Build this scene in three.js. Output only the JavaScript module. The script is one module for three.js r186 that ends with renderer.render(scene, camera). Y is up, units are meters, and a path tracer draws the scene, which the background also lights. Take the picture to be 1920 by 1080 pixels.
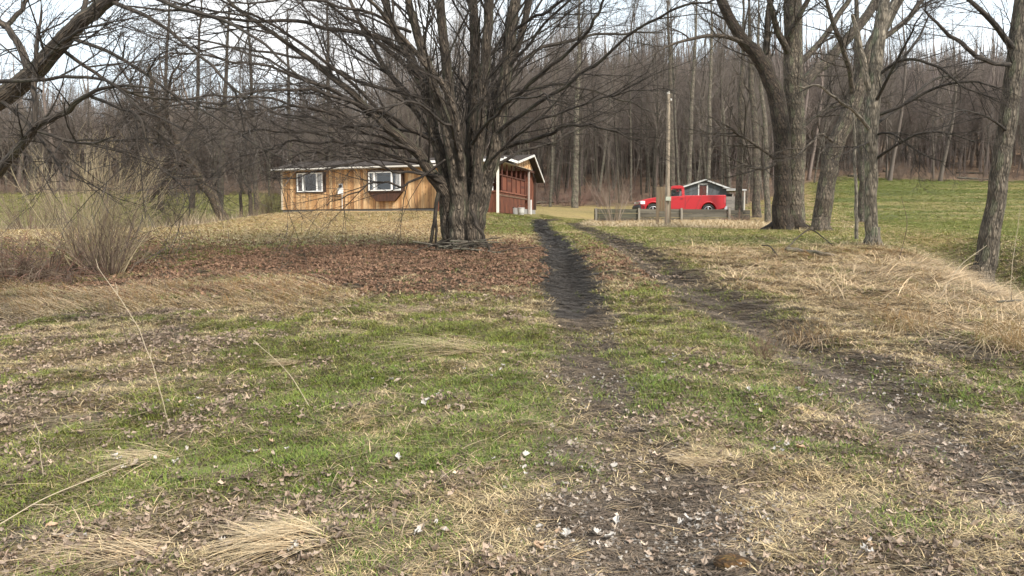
import * as THREE from 'three';
import { mergeGeometries } from 'three/addons/utils/BufferGeometryUtils.js';

// ---------------------------------------------------------------- camera, sky, sun, exposure
const scene = new THREE.Scene();
const EYE = 1.55, FOCAL = 1450 / 540;                      // focal length in half picture heights
const PITCH = -Math.atan(97 / 1450);
const camera = new THREE.PerspectiveCamera(2 * Math.atan(1 / FOCAL) * 180 / Math.PI, 16 / 9, 0.1, 900);
camera.position.set(0, EYE, 0);
camera.rotation.set(PITCH, 0, 0);
const renderer = new THREE.WebGLRenderer();
renderer.toneMapping = THREE.LinearToneMapping;
renderer.toneMappingExposure = 2.12;
renderer.shadowMap.enabled = true;

const sun = new THREE.DirectionalLight(new THREE.Color(1, 0.93, 0.83), 2.7);
sun.position.set(46, 62, 52);                               // behind the camera, to the right
sun.shadow.radius = 11;                                      // veiled by thin cloud
sun.castShadow = true;
sun.shadow.mapSize.set(4096, 4096);
Object.assign(sun.shadow.camera, { left: -70, right: 70, top: 70, bottom: -70, near: 1, far: 300 });
scene.add(sun, sun.target);

// ---------------------------------------------------------------- random numbers and noise
function rng(seed) { let s = seed | 0; return () => { s = (s + 0x6d2b79f5) | 0; let t = Math.imul(s ^ (s >>> 15), 1 | s); t = (t + Math.imul(t ^ (t >>> 7), 61 | t)) ^ t; return ((t ^ (t >>> 14)) >>> 0) / 4294967296; }; }
const hash = (x, y, s) => { let h = Math.imul(x | 0, 374761393) + Math.imul(y | 0, 668265263) + Math.imul(s | 0, 2147483647 ^ 0x5bd1e995); h = Math.imul(h ^ (h >>> 13), 1274126177); return ((h ^ (h >>> 16)) >>> 0) / 4294967296; };
const fade = (t) => t * t * (3 - 2 * t);
function vnoise(x, y, s = 0, px = 0, py = 0) {              // value noise, tiling after px, py cells when given
  const ix = Math.floor(x), iy = Math.floor(y), u = fade(x - ix), v = fade(y - iy);
  const wx = (i) => (px ? ((i % px) + px) % px : i), wy = (i) => (py ? ((i % py) + py) % py : i);
  const a = hash(wx(ix), wy(iy), s), b = hash(wx(ix + 1), wy(iy), s), c = hash(wx(ix), wy(iy + 1), s), d = hash(wx(ix + 1), wy(iy + 1), s);
  return a + (b - a) * u + (c - a) * v + (a - b - c + d) * u * v;
}
function fbm(x, y, s = 0, oct = 4, px = 0, py = 0) { let a = 0.5, t = 0, n = 0; for (let i = 0; i < oct; i++) { t += a * vnoise(x, y, s + i * 17, px, py); n += a; x *= 2; y *= 2; px *= 2; py *= 2; a *= 0.5; } return t / n; }
const clamp = (x, a = 0, b = 1) => Math.min(b, Math.max(a, x));
const ss = (a, b, x) => { const t = clamp((x - a) / (b - a)); return t * t * (3 - 2 * t); };
const lerp = (a, b, t) => a + (b - a) * t;

// ---------------------------------------------------------------- sky: pale blue air with broken thin cloud
{
  const W = 1024, H = 512, data = new Float32Array(W * H * 4);
  for (let j = 0; j < H; j++) for (let i = 0; i < W; i++) {
    const up = ((j + 0.5) / H - 0.5) * Math.PI, az = ((i + 0.5) / W) * 2 * Math.PI;
    const y = Math.sin(up), x = Math.cos(up) * Math.cos(az), z = Math.cos(up) * Math.sin(az);
    const h = Math.max(0, y), k = 1 / (h + 0.22);
    const f = fbm(x * k * 1.6 + 7.3, z * k * 1.6 + 3.1, 5, 5), g = fbm(x * k * 0.7 + 1.3, z * k * 0.7 + 9.1, 9, 3);
    const cloud = ss(0.40, 0.62, f * 0.65 + g * 0.35);
    const t = Math.pow(h, 0.55);
    const air = [lerp(0.72, 0.52, t), lerp(0.78, 0.64, t), lerp(0.82, 0.74, t)];
    const tone = lerp(0.80, 0.66, ss(0.5, 0.8, f)), cl = [tone, tone, tone * 1.0];
    for (let c = 0; c < 3; c++) data[(j * W + i) * 4 + c] = lerp(air[c], cl[c], cloud * 0.9) * 0.92;
    data[(j * W + i) * 4 + 3] = 1;
  }
  const sky = new THREE.DataTexture(data, W, H, THREE.RGBAFormat, THREE.FloatType);
  sky.mapping = THREE.EquirectangularReflectionMapping; sky.magFilter = THREE.LinearFilter; sky.needsUpdate = true;
  scene.background = sky; scene.environment = sky;
}

// ---------------------------------------------------------------- terrain: d is the distance ahead of the camera
function table(rows) { return (x) => { if (x <= rows[0][0]) return rows[0][1]; for (let i = 1; i < rows.length; i++) if (x <= rows[i][0]) { const [a, p] = rows[i - 1], [b, q] = rows[i], h = b - a, t = (x - a) / h; const m = (k) => (k <= 0 || k >= rows.length - 1) ? (rows[Math.min(k + 1, rows.length - 1)][1] - rows[Math.max(k - 1, 0)][1]) / (rows[Math.min(k + 1, rows.length - 1)][0] - rows[Math.max(k - 1, 0)][0]) : (rows[k + 1][1] - rows[k - 1][1]) / (rows[k + 1][0] - rows[k - 1][0]); const t2 = t * t, t3 = t2 * t; return (2 * t3 - 3 * t2 + 1) * p + (t3 - 2 * t2 + t) * h * m(i - 1) + (-2 * t3 + 3 * t2) * q + (t3 - t2) * h * m(i); } return rows[rows.length - 1][1]; }; }
const rise = table([[-60, -2.2], [-10, -0.7], [0, 0], [4, 0.30], [8, 0.66], [12, 1.0], [16, 1.33], [22, 1.62], [30, 1.85], [38, 2.08], [46, 2.5], [55, 3.2], [65, 4.1], [80, 6.0], [97, 8.4]]);
const hill = table([[97, 0], [130, 7.5], [170, 18], [220, 28], [280, 32], [400, 30]]);
const rutL = table([[0, 0.56], [3.4, 0.56], [4.4, 0.58], [5.9, 0.63], [7.8, 0.74], [10.8, 0.84], [14, 0.95], [18, 1.02], [24, 1.06], [30, 1.12], [36, 1.4], [44, 2.6]]);
const rutR = table([[0, 2.75], [3.4, 2.70], [5, 2.66], [7, 2.58], [9, 2.42], [11.7, 2.36], [14, 2.38], [20, 2.5], [30, 2.65], [36, 2.9], [44, 4.2]]);
const bell = (x, w) => Math.exp(-(x * x) / (w * w));
function height(x, z) {
  const d = -z;
  let h = rise(Math.min(d, 97));
  if (d > 97) { const side = x / Math.max(d, 60); h += hill(d) * lerp(0.30, 1.0, ss(-0.22, 0.14, side)); }
  h += 0.60 * ss(-19, -12, x) * ss(4.5, -1.5, x) * ss(26, 39, d) * ss(66, 52, d);          // pad of the house
  h -= 0.75 * ss(-11, -16, x) * ss(26, 34, d) * ss(62, 44, d);                                // fall to the field
  h += (2.56 - rise(Math.min(d, 97))) * ss(3.9, 5.2, x) * ss(17, 14, x) * ss(42.35, 42.75, d) * ss(54, 50, d) * (d < 54 ? 1 : 0);   // terrace behind the low wall
  h += 0.05 * bell(x - 5.4, 2.2) * ss(5, 8, d) * ss(18, 13, d);                               // straw bank on the right
  h -= 0.75 * bell(x - 8.6 - (d - 13) * 0.35, 1.0) * ss(5, 8, d) * ss(24, 18, d);             // ditch behind the bank
  h -= 0.25 * ss(-3, -9, x) * ss(14, 8, d);
  const near = ss(45, 20, d);
  h -= 0.075 * near * (bell(x - rutL(d), 0.30) * (1 + 0.8 * ss(8, 12, d) * ss(26, 20, d)) + bell(x - rutR(d), 0.32));
  h += 0.18 * (fbm(x * 0.22, d * 0.22, 3, 3) - 0.5) * ss(1, 8, d) + 0.05 * (fbm(x * 1.3, d * 1.3, 8, 3) - 0.5) * near + (d < 18 && d > 0 ? 0.085 * (fbm(x * 3.4, d * 3.4, 18, 2) - 0.5) * ss(18, 13, d) * (1 - 0.6 * Math.max(bell(x - rutL(d), 0.4), bell(x - rutR(d), 0.4))) : 0);
  if (d > 70) h += 2.4 * (fbm(x * 0.03, d * 0.03, 21, 3) - 0.5) * ss(70, 110, d);
  return h;
}
const ground = (x, z) => height(x, z);
// the point at a given distance ahead seen at a place of a 1920 x 1080 frame: used to read the plan of the site
function at(px, py, d) {
  const v = new THREE.Vector3((px - 960) / 1450, (540 - py) / 1450, -1).applyAxisAngle(new THREE.Vector3(1, 0, 0), PITCH);
  return v.multiplyScalar(-d / v.z).add(new THREE.Vector3(0, EYE, 0));
}

// ---------------------------------------------------------------- small helpers
const taken = new Map();
function numbered(name) { const n = taken.get(name) ?? 0; taken.set(name, n + 1); return n ? name + '_' + String(n).padStart(3, '0') : name; }
function shade(o) { o.castShadow = true; o.receiveShadow = true; return o; }
function put(name, label, category, o, group, kind) {
  o.name = numbered(name); o.userData = { label, category };
  if (group) o.userData.group = group;
  if (kind) o.userData.kind = kind;
  o.traverse((c) => { if (c.isMesh) shade(c); });
  scene.add(o); return o;
}
function base(x = 0, y = 0, z = 0, turn = 0) { const g = new THREE.Group(); g.position.set(x, y, z); g.rotation.y = turn; return g; }
function part(parent, name, geometry, material, label) { const m = shade(new THREE.Mesh(geometry, material)); m.name = name; if (label) m.userData.label = label; parent.add(m); return m; }
const V = (x, y, z) => new THREE.Vector3(x, y, z);
const lin = (r, g, b) => new THREE.Color().setRGB(r, g, b);
function box(w, h, d, x = 0, y = 0, z = 0, ry = 0, rz = 0, rx = 0) { const g = new THREE.BoxGeometry(w, h, d); if (rx) g.rotateX(rx); if (rz) g.rotateZ(rz); if (ry) g.rotateY(ry); g.translate(x, y, z); return g; }
const join = (list) => mergeGeometries(list.map((g) => (g.index ? g.toNonIndexed() : g)).map((g) => { for (const k of Object.keys(g.attributes)) if (!['position', 'normal', 'uv'].includes(k)) g.deleteAttribute(k); return g; }));

// tubes collected into one geometry
class Tubes {
  constructor() { this.p = []; this.n = []; this.t = []; this.i = []; }
  add(pts, rad, sides = 5, rough = 0, seed = 0) {
    const N = pts.length, b0 = this.p.length / 3, up = V(0, 0, 0), T = V(), X = V(), Y = V();
    let len = 0; const wrap = Math.max(1, Math.round(rad[0] * 6.283 / 0.45));
    for (let k = 0; k < N; k++) {
      T.subVectors(pts[Math.min(k + 1, N - 1)], pts[Math.max(k - 1, 0)]).normalize();
      if (k === 0) { up.set(Math.abs(T.y) > 0.9 ? 1 : 0, Math.abs(T.y) > 0.9 ? 0 : 1, 0.13); X.crossVectors(up, T).normalize(); }
      else { X.addScaledVector(T, -X.dot(T)).normalize(); len += pts[k].distanceTo(pts[k - 1]); }
      Y.crossVectors(T, X);
      for (let s = 0; s <= sides; s++) {
        const a = (s / sides) * 2 * Math.PI, c = Math.cos(a), q = Math.sin(a);
        let r = rad[k];
        if (rough) r *= 1 + rough * ((vnoise(((s % sides) / sides) * 9 + seed, len * 1.1, 31 + seed, 0, 0) - 0.5) * 2) + rough * 0.6 * (vnoise(c * 1.4 + seed * 3, q * 1.4 + len * 0.8, 77) - 0.5);
        const nx = X.x * c + Y.x * q, ny = X.y * c + Y.y * q, nz = X.z * c + Y.z * q;
        this.p.push(pts[k].x + nx * r, pts[k].y + ny * r, pts[k].z + nz * r); this.n.push(nx, ny, nz); this.t.push((s / sides) * wrap, len / 0.9);
      }
    }
    const w = sides + 1;
    for (let k = 0; k < N - 1; k++) for (let s = 0; s < sides; s++) { const a = b0 + k * w + s, b = a + 1, c = a + w, d = c + 1; this.i.push(a, b, c, b, d, c); }
    return this;
  }
  build() {
    const g = new THREE.BufferGeometry();
    g.setAttribute('position', new THREE.Float32BufferAttribute(this.p, 3)); g.setAttribute('normal', new THREE.Float32BufferAttribute(this.n, 3)); g.setAttribute('uv', new THREE.Float32BufferAttribute(this.t, 2));
    g.setIndex(this.i); return g;
  }
}
// a smooth line through points that carry a radius: [[x, y, z, r], ...]
function smoothLine(rows, per = 5) {
  const c = new THREE.CatmullRomCurve3(rows.map((r) => V(r[0], r[1], r[2])), false, 'centripetal'), n = (rows.length - 1) * per, pts = [], rad = [];
  for (let k = 0; k <= n; k++) { const u = k / n, f = u * (rows.length - 1), i = Math.min(Math.floor(f), rows.length - 2); pts.push(c.getPoint(u)); rad.push(lerp(rows[i][3], rows[i + 1][3], f - i)); }
  return { pts, rad };
}
// a wandering branch
function wander(start, dir, len, r0, r1, seg, wob, lift, R) {
  const pts = [start.clone()], rad = [r0], d = dir.clone().normalize(), p = start.clone();
  for (let k = 1; k <= seg; k++) {
    d.x += (R() - 0.5) * wob; d.y += (R() - 0.5) * wob + lift; d.z += (R() - 0.5) * wob; d.normalize();
    p.addScaledVector(d, len / seg); pts.push(p.clone()); rad.push(lerp(r0, r1, k / seg));
  }
  return { pts, rad };
}
// children along a path, recursively; o.levels = [{n, from, to, len, angle, r, seg, sides, wob, lift}]
function sprout(out, path, level, o, R, scale = 1) {
  const L = o[level]; if (!L) return;
  const n = Math.max(1, Math.round(L.n * scale * (0.75 + 0.5 * R()))), N = path.pts.length - 1, T = V(), A = V(), B = V();
  for (let k = 0; k < n; k++) {
    const t = lerp(L.from ?? 0.2, L.to ?? 1, (k + R()) / n), f = t * N, i = Math.min(Math.floor(f), N - 1);
    const p = path.pts[i].clone().lerp(path.pts[i + 1], f - i), r = lerp(path.rad[i], path.rad[i + 1], f - i);
    T.subVectors(path.pts[i + 1], path.pts[i]).normalize();
    A.set(R() - 0.5, R() - 0.5, R() - 0.5).cross(T).normalize(); B.crossVectors(T, A);
    const an = L.angle * (0.7 + 0.6 * R()), dir = T.clone().multiplyScalar(Math.cos(an)).addScaledVector(A, Math.sin(an));
    if (L.up) dir.y += L.up; if (L.flat) dir.y *= L.flat;
    const len = L.len * (1 - (L.fall ?? 0.5) * t) * (0.6 + 0.8 * R()), r0 = Math.max(Math.min(r * 0.65, L.r * (0.7 + 0.5 * R())), 0.0018);
    const b = wander(p, dir, len, r0, Math.max(r0 * 0.3, 0.0014), L.seg, L.wob, L.lift, R);
    out(level, b, L.sides);
    sprout(out, b, level + 1, o, R, 1);
  }
}

// ---------------------------------------------------------------- textures
function grey(W, H, f) {
  const a = new Uint8Array(W * H * 4);
  for (let j = 0; j < H; j++) for (let i = 0; i < W; i++) { const v = f(i, j), o = (j * W + i) * 4; if (v.length) { a[o] = v[0]; a[o + 1] = v[1]; a[o + 2] = v[2]; } else a[o] = a[o + 1] = a[o + 2] = v; a[o + 3] = 255; }
  return (srgb) => { const t = new THREE.DataTexture(a, W, H); t.wrapS = t.wrapT = THREE.RepeatWrapping; t.magFilter = THREE.LinearFilter; t.minFilter = THREE.LinearMipmapLinearFilter; if (srgb) t.colorSpace = THREE.SRGBColorSpace; t.needsUpdate = true; return t; };
}
const barkH = new Float32Array(256 * 512);
for (let j = 0; j < 512; j++) for (let i = 0; i < 256; i++) {
  const u = i / 256, v = j / 512, bend = fbm(u * 4, v * 4, 41, 2, 4, 4) * 1.6;
  const a = Math.abs(fbm(u * 10 + bend, v * 5, 51, 3, 10, 5) - 0.5) * 4, b = fbm(u * 40, v * 24, 61, 2, 40, 24);
  barkH[j * 256 + i] = clamp(Math.min(1, a) * 0.75 + b * 0.35, 0, 1);
}
const barkBump = grey(256, 512, (i, j) => 255 * barkH[j * 256 + i])(false);
const barkMap = grey(256, 512, (i, j) => { const h = barkH[j * 256 + i], n = fbm(i / 256 * 5, j / 512 * 6, 71, 3, 5, 6), m = fbm(i / 256 * 3, j / 512 * 3, 81, 2, 3, 3); const v = 92 + 125 * h + 70 * (n - 0.5); const lich = ss(0.56, 0.72, m) * 18; return [clamp(v + lich * 0.3, 0, 255), clamp(v * 0.985 + lich, 0, 255), clamp(v * 0.95 + lich * 0.4, 0, 255)]; })(true);
const bark = (r, g, b, bump = 0.03) => new THREE.MeshStandardMaterial({ color: lin(r, g, b), map: barkMap, bumpMap: barkBump, bumpScale: bump, roughness: 0.95 });
const plain = (r, g, b, rough = 0.9) => new THREE.MeshStandardMaterial({ color: lin(r, g, b), roughness: rough });
const grainT = grey(256, 256, (i, j) => { const g = fbm(i / 256 * 24 + fbm(i / 256 * 3, j / 256 * 3, 13, 2, 3, 3) * 2, j / 256 * 3, 91, 3, 24, 3), k = 0.6 * ss(0.86, 0.93, vnoise(i / 256 * 14, j / 256 * 10, 95, 14, 10)); return clamp(150 + 130 * (g - 0.5) + 50 - 90 * k, 0, 255); });
const grainMap = grainT(true), grainBump = grainT(false);
const wood = (r, g, b, rough = 0.8) => new THREE.MeshStandardMaterial({ color: lin(r, g, b), map: grainMap, bumpMap: grainBump, bumpScale: 0.003, roughness: rough });

// dry fibres, crumbs and bits of leaf that lie on bare ground: grain for the soil
function thatch(seed, n, lightest) {
  const S = 1024, c = document.createElement('canvas'); c.width = c.height = S;
  const x = c.getContext('2d'), R = rng(seed);
  x.fillStyle = 'rgb(168,163,157)'; x.fillRect(0, 0, S, S);
  for (let k = 0; k < n; k++) {
    const a = R() * 6.283, l = 8 + R() * 46, px = R() * S, py = R() * S, t = 105 + R() * lightest * 0.78, w = 0.8 + R() * 2.4;
    x.strokeStyle = `rgb(${t | 0},${(t * (0.93 + 0.08 * R())) | 0},${(t * (0.80 + 0.16 * R())) | 0})`; x.lineWidth = w;
    for (const ox of [-S, 0, S]) for (const oy of [-S, 0, S]) {
      if (px + ox < -60 || px + ox > S + 60 || py + oy < -60 || py + oy > S + 60) continue;
      x.beginPath(); x.moveTo(px + ox, py + oy); x.quadraticCurveTo(px + ox + Math.cos(a + 0.4) * l * 0.5, py + oy + Math.sin(a + 0.4) * l * 0.5, px + ox + Math.cos(a) * l, py + oy + Math.sin(a) * l); x.stroke();
    }
  }
  const make = (srgb) => { const t = new THREE.CanvasTexture(c); t.wrapS = t.wrapT = THREE.RepeatWrapping; t.magFilter = THREE.LinearFilter; if (srgb) t.colorSpace = THREE.SRGBColorSpace; return t; };
  return [make(true), make(false)];
}
const [soilMap, soilBump] = thatch(11, 15000, 190);

// ---------------------------------------------------------------- what grows where (weights of cover at a place)
function cover(x, d) {
  const n1 = fbm(x * 0.55, d * 0.55, 101, 4), n2 = fbm(x * 1.7, d * 1.7, 111, 3), n3 = fbm(x * 0.16, d * 0.16, 121, 3), n4 = fbm(x * 3.1, d * 3.1, 131, 2);
  const xl = rutL(d), xr = rutR(d);
  const dl = Math.abs(x - xl + (n2 - 0.5) * 0.22), dr = Math.abs(x - xr + (n2 - 0.5) * 0.25);
  const onRoad = ss(48, 40, d) * ss(-6, 0, d);
  const wide = 0.16 * ss(5.2, 3.2, d);
  let rut = Math.max(ss(0.46 + wide, 0.20 + wide, dl) * lerp(1, lerp(0.55, 0.95, ss(0.36, 0.60, n2)), ss(9, 7.5, d)), 0.84 * ss(0.58, 0.22, dr) * lerp(0.7, 1, ss(0.40, 0.55, n1))) * onRoad;
  const mud = ss(0.56, 0.20, dl) * ss(7.6, 10.2, d + (n2 - 0.5) * 3) * ss(40, 34, d);
  rut = Math.max(rut, mud);
  const patch = (n) => ss(0.40, 0.60, n) - 0.5; let g = 0.30, s = 0.35, l = 0.12;
  if (x < xl - 0.1) {
    const lush = ss(-3.0, -1.2, x + (n1 - 0.5) * 2.0) * ss(8.6, 7.4, d + (n1 - 0.5) * 2.0) * ss(3.0, 4.2, d + (n1 - 0.5) * 1.5);
    g = lerp(0.48, 2.2, lush) + 0.5 * patch(n1); s = lerp(0.42, 0.24, lush) + 0.55 * ss(0.54, 0.7, n2);
    l = lerp(1.0, 0.16, lush) * ss(0.34, 0.56, n1 * 0.4 + n4 * 0.6);
    const edge = ss(0.8, 0.35, Math.abs(x - xl + 0.45)) * ss(9, 7, d); s += 0.7 * edge * ss(0.35, 0.6, n1); g *= 1 - 0.45 * edge;
    const band = ss(8.0, 9.0, d + (n1 - 0.5) * 2.2 + Math.max(0, x + 3) * 0.25) * ss(13, 11, d); s = lerp(s, 1, band); g = lerp(g, 0.10, band * 0.9); l = lerp(l, 0.10, band);
    const under = ss(1.15, 0.7, Math.hypot((x + 1.5) / 4.6, (d - 13.6) / 4.4) + (n1 - 0.5) * 1.3); l = lerp(l, 1.0, under); s = lerp(s, 0.16, under); g = lerp(g, 0.03, under);
    const slope = ss(16.5, 20, d + (n1 - 0.5) * 4); s = lerp(s, 1, slope); g = lerp(g, 0.20 * ss(0.48, 0.6, n3), slope); l = lerp(l, 0.08, slope);
    const lane = ss(-2.5, -0.4, x + (n1 - 0.5) * 2) * ss(20, 25, d); g = lerp(g, 0.8, lane); s = lerp(s, 0.25, lane);
  } else if (x < xr + 0.1) {
    g = 0.34 + 0.6 * patch(n1); s = lerp(0.28, 0.60, ss(4, 7, d)) + 0.6 * (n2 - 0.5); l = 0.36 * ss(7.5, 4, d) + 0.25 * ss(8, 12, d) * ss(24, 17, d); g += 0.35 * ss(20, 27, d) + 0.25 * ss(5.5, 7, d) * ss(11, 9, d);
  } else {
    g = 0.42 + 0.7 * patch(n1); s = 0.48 + 0.5 * (n2 - 0.5); l = 0.24 * ss(8, 5, d);
    const bank = ss(0.35, 1.1, x - xr + (n1 - 0.5) * 1.2 - ss(10, 5, d) * 1.1) * ss(5.4, 6.8, d) * ss(17, 14, d + (n1 - 0.5) * 2) * ss(9.6, 8.2, x - (d - 13) * 0.3); s = lerp(s, 1, bank); g = lerp(g, 0.06, bank); l *= 1 - bank;
    const grassy = ss(15, 17.5, d) * ss(31, 27, d); g = lerp(g, 0.50, grassy); s = lerp(s, 0.50 + 0.9 * (n1 - 0.45), grassy);
    const front = ss(28, 32, d + (n1 - 0.5) * 3) * ss(43, 42, d) * ss(12.5, 10.5, x); s = lerp(s, 1, front); g = lerp(g, 0.05, front);
    const lawn = ss(0, 2.5, x - 9.8 - (d - 14) * 0.30) * ss(13, 15, d); g = lerp(g, 0.90 + 0.5 * (n3 - 0.5), lawn); s = lerp(s, 0.20 + 1.5 * (fbm(x * 0.10, d * 0.5, 151, 3) - 0.5), lawn); l *= 1 - lawn;
  }
  if (d > 40) { const back = ss(44, 52, d) * (x < 14 ? 1 : 0); s = lerp(s, 0.55, back * 0.7); g = lerp(g, 0.45, back * 0.7); }
  if (x < -11 && d > 24) { const f = ss(30, 44, d) * ss(-10, -15, x); g = lerp(g, 0.85, f); s = lerp(s, 0.2, f); }
  let edge = lerp(66, 97, ss(0.28, 0.42, x / Math.max(d, 1))); edge = lerp(edge, 82, ss(-0.2, -0.34, x / Math.max(d, 1)));
  const woods = ss(edge - 2, edge + 2, d + (n1 - 0.5) * 6);
  const keep = 1 - rut * 0.97;
  return { g: clamp(g, 0, 2.4) * keep * (1 - woods), s: clamp(s) * keep * (1 - woods), l: Math.max(clamp(l) * (1 - mud) * (1 - 0.6 * rut), 0) * (1 - woods), rut, mud, woods, n1, n2 };
}

// ---------------------------------------------------------------- the ground, one sheet out past the hill
{
  const rows = []; for (let d = -80; d < 2; d += d < -4 ? 4 : 0.6) rows.push(d);
  for (let d = 2; d < 430; d += Math.max(0.055, 0.0125 * d)) rows.push(d);
  const C = 380, pos = [], col = [], uv = [], idx = [];
  const soil = [0.055, 0.043, 0.030], green = [0.090, 0.112, 0.022], straw = [0.40, 0.285, 0.145], leaf = [0.215, 0.135, 0.09], mudC = [0.030, 0.026, 0.024], rutC = [0.080, 0.064, 0.052], woodsC = [0.185, 0.125, 0.09];
  for (const d of rows) for (let k = 0; k <= C; k++) {
    const u = (k / C) * 2 - 1, half = 1.15 * Math.max(d, 0) + 14, x = Math.sign(u) * Math.pow(Math.abs(u), 1.25) * half, z = -d;
    pos.push(x, height(x, z), z); uv.push(x / 1.7, z / 1.7);
    const w = cover(x, d), far = ss(10, 30, d), t = lerp(0.22, 1, far), sum = Math.max(1, (w.g + w.s + w.l) * t);
    const o = [];
    for (let c = 0; c < 3; c++) {
      let v = soil[c]; const tot = w.g + w.s + w.l; const mix = tot > 0 ? (green[c] * w.g + straw[c] * w.s + leaf[c] * w.l) / tot : soil[c];
      v = lerp(v, mix, clamp(tot * t)); v = lerp(v, rutC[c], w.rut * 0.85); v = lerp(v, mudC[c], w.mud * 0.95); v = lerp(v, woodsC[c], w.woods);
      o.push(v * 2.1 * (0.86 + 0.28 * fbm(x * 0.9, d * 0.9, 161 + 0, 3)));
    }
    col.push(...o);
  }
  const w = C + 1;
  for (let j = 0; j < rows.length - 1; j++) for (let k = 0; k < C; k++) { const a = j * w + k, b = a + 1, c = a + w, e = c + 1; idx.push(a, b, c, b, e, c); }
  const g = new THREE.BufferGeometry();
  g.setAttribute('position', new THREE.Float32BufferAttribute(pos, 3)); g.setAttribute('color', new THREE.Float32BufferAttribute(col, 3)); g.setAttribute('uv', new THREE.Float32BufferAttribute(uv, 2));
  g.setIndex(idx); g.computeVertexNormals();
  const m = new THREE.MeshStandardMaterial({ vertexColors: true, map: soilMap, bumpMap: soilBump, bumpScale: 0.02, roughness: 1 });
  put('ground', 'sloping meadow ground with two wheel ruts rising to the wooded hill', 'ground', new THREE.Mesh(g, m), null, 'structure');
}

// ---------------------------------------------------------------- woods on the hill
const woodBark = [bark(0.27, 0.235, 0.195), bark(0.20, 0.17, 0.14), bark(0.38, 0.34, 0.29)];
const woodTwig = [plain(0.15, 0.122, 0.102), plain(0.13, 0.105, 0.09), plain(0.18, 0.15, 0.127)];
function woodTree(seed, H, r, opt = {}) {
  const R = rng(seed), T = new Tubes(), B = new Tubes();
  const lean = V((R() - 0.5) * 0.16, 1, (R() - 0.5) * 0.16);
  const trunk = wander(V(0, -1.4, 0), lean, H * 0.62 + 1.4, r, r * 0.55, 9, 0.10, 0.03, R);
  trunk.rad[0] *= 1.35; trunk.rad[1] *= 1.05; T.add(trunk.pts, trunk.rad, 7);
  const leaders = []; for (let k = 0; k < 3; k++) { const a = R() * 6.28, l = wander(trunk.pts[9 - k], V(Math.cos(a) * (0.12 + k * 0.16), 1, Math.sin(a) * (0.12 + k * 0.16)), H * (0.40 - k * 0.03), r * (0.52 - k * 0.1), 0.012, 9, 0.26, 0.05, R); leaders.push(l); T.add(l.pts, l.rad, 5); }
  const from = (opt.from ?? 0.34) - 0.08;
  const lv = [{ n: (opt.n ?? 17) + 7, from, to: 0.99, len: H * 0.26, fall: 0.55, angle: 0.72, up: 0.25, r: r * 0.36, seg: 6, sides: 4, wob: 0.34, lift: 0.06 },
    { n: 6, from: 0.25, len: H * 0.10, fall: 0.4, angle: 0.65, up: 0.12, r: r * 0.13, seg: 4, sides: 3, wob: 0.45, lift: 0.05 },
    { n: 5, from: 0.2, len: H * 0.045, fall: 0.3, angle: 0.6, up: 0.1, r: 0.012, seg: 2, sides: 3, wob: 0.5, lift: 0.04 }];
  const out = (l, b, s) => { if (l === 2) for (let i = 0; i < b.rad.length; i++) b.rad[i] = Math.max(b.rad[i], 0.006); B.add(b.pts, b.rad, s); };
  sprout(out, trunk, 0, [{ ...lv[0], n: lv[0].n * 0.35, from: 0.55 }, lv[1], lv[2]], R); for (const l of leaders) sprout(out, l, 0, [{ ...lv[0], n: lv[0].n * 0.36, from: 0.08, to: 1, len: H * 0.19, fall: 0.6, angle: 0.8 }, lv[1], lv[2]], R);
  for (let k = 0; k < 5; k++) {                              // a few dead side sticks low on the trunk
    const i = 2 + Math.floor(R() * 3), p = trunk.pts[i].clone(); const a = R() * 6.28; const b = wander(p, V(Math.cos(a), 0.3, Math.sin(a)), 0.8 + R() * 2.2, 0.025, 0.008, 4, 0.5, 0, R); B.add(b.pts, b.rad, 3); sprout((l, c, s) => B.add(c.pts, c.rad, s), b, 2, lv, R);
  }
  return { trunk: T.build(), crown: B.build() };
}
const woodKinds = [woodTree(201, 19, 0.19), woodTree(202, 22, 0.22, { from: 0.45 }), woodTree(203, 16, 0.13, { n: 14 }), woodTree(204, 20, 0.16, { from: 0.3 }), woodTree(205, 13, 0.09, { n: 13, from: 0.22 }), woodTree(206, 23, 0.26, { from: 0.4, n: 20 })];
function woodEdge(x, d) { let e = lerp(66, 97, ss(0.28, 0.42, x / d)); return lerp(e, 80, ss(-0.2, -0.34, x / d)); }
const shedClear = (x, d) => (x > 8 && x < 20 && d < 66) || (x > -20 && x < 6 && d < 58);
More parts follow.
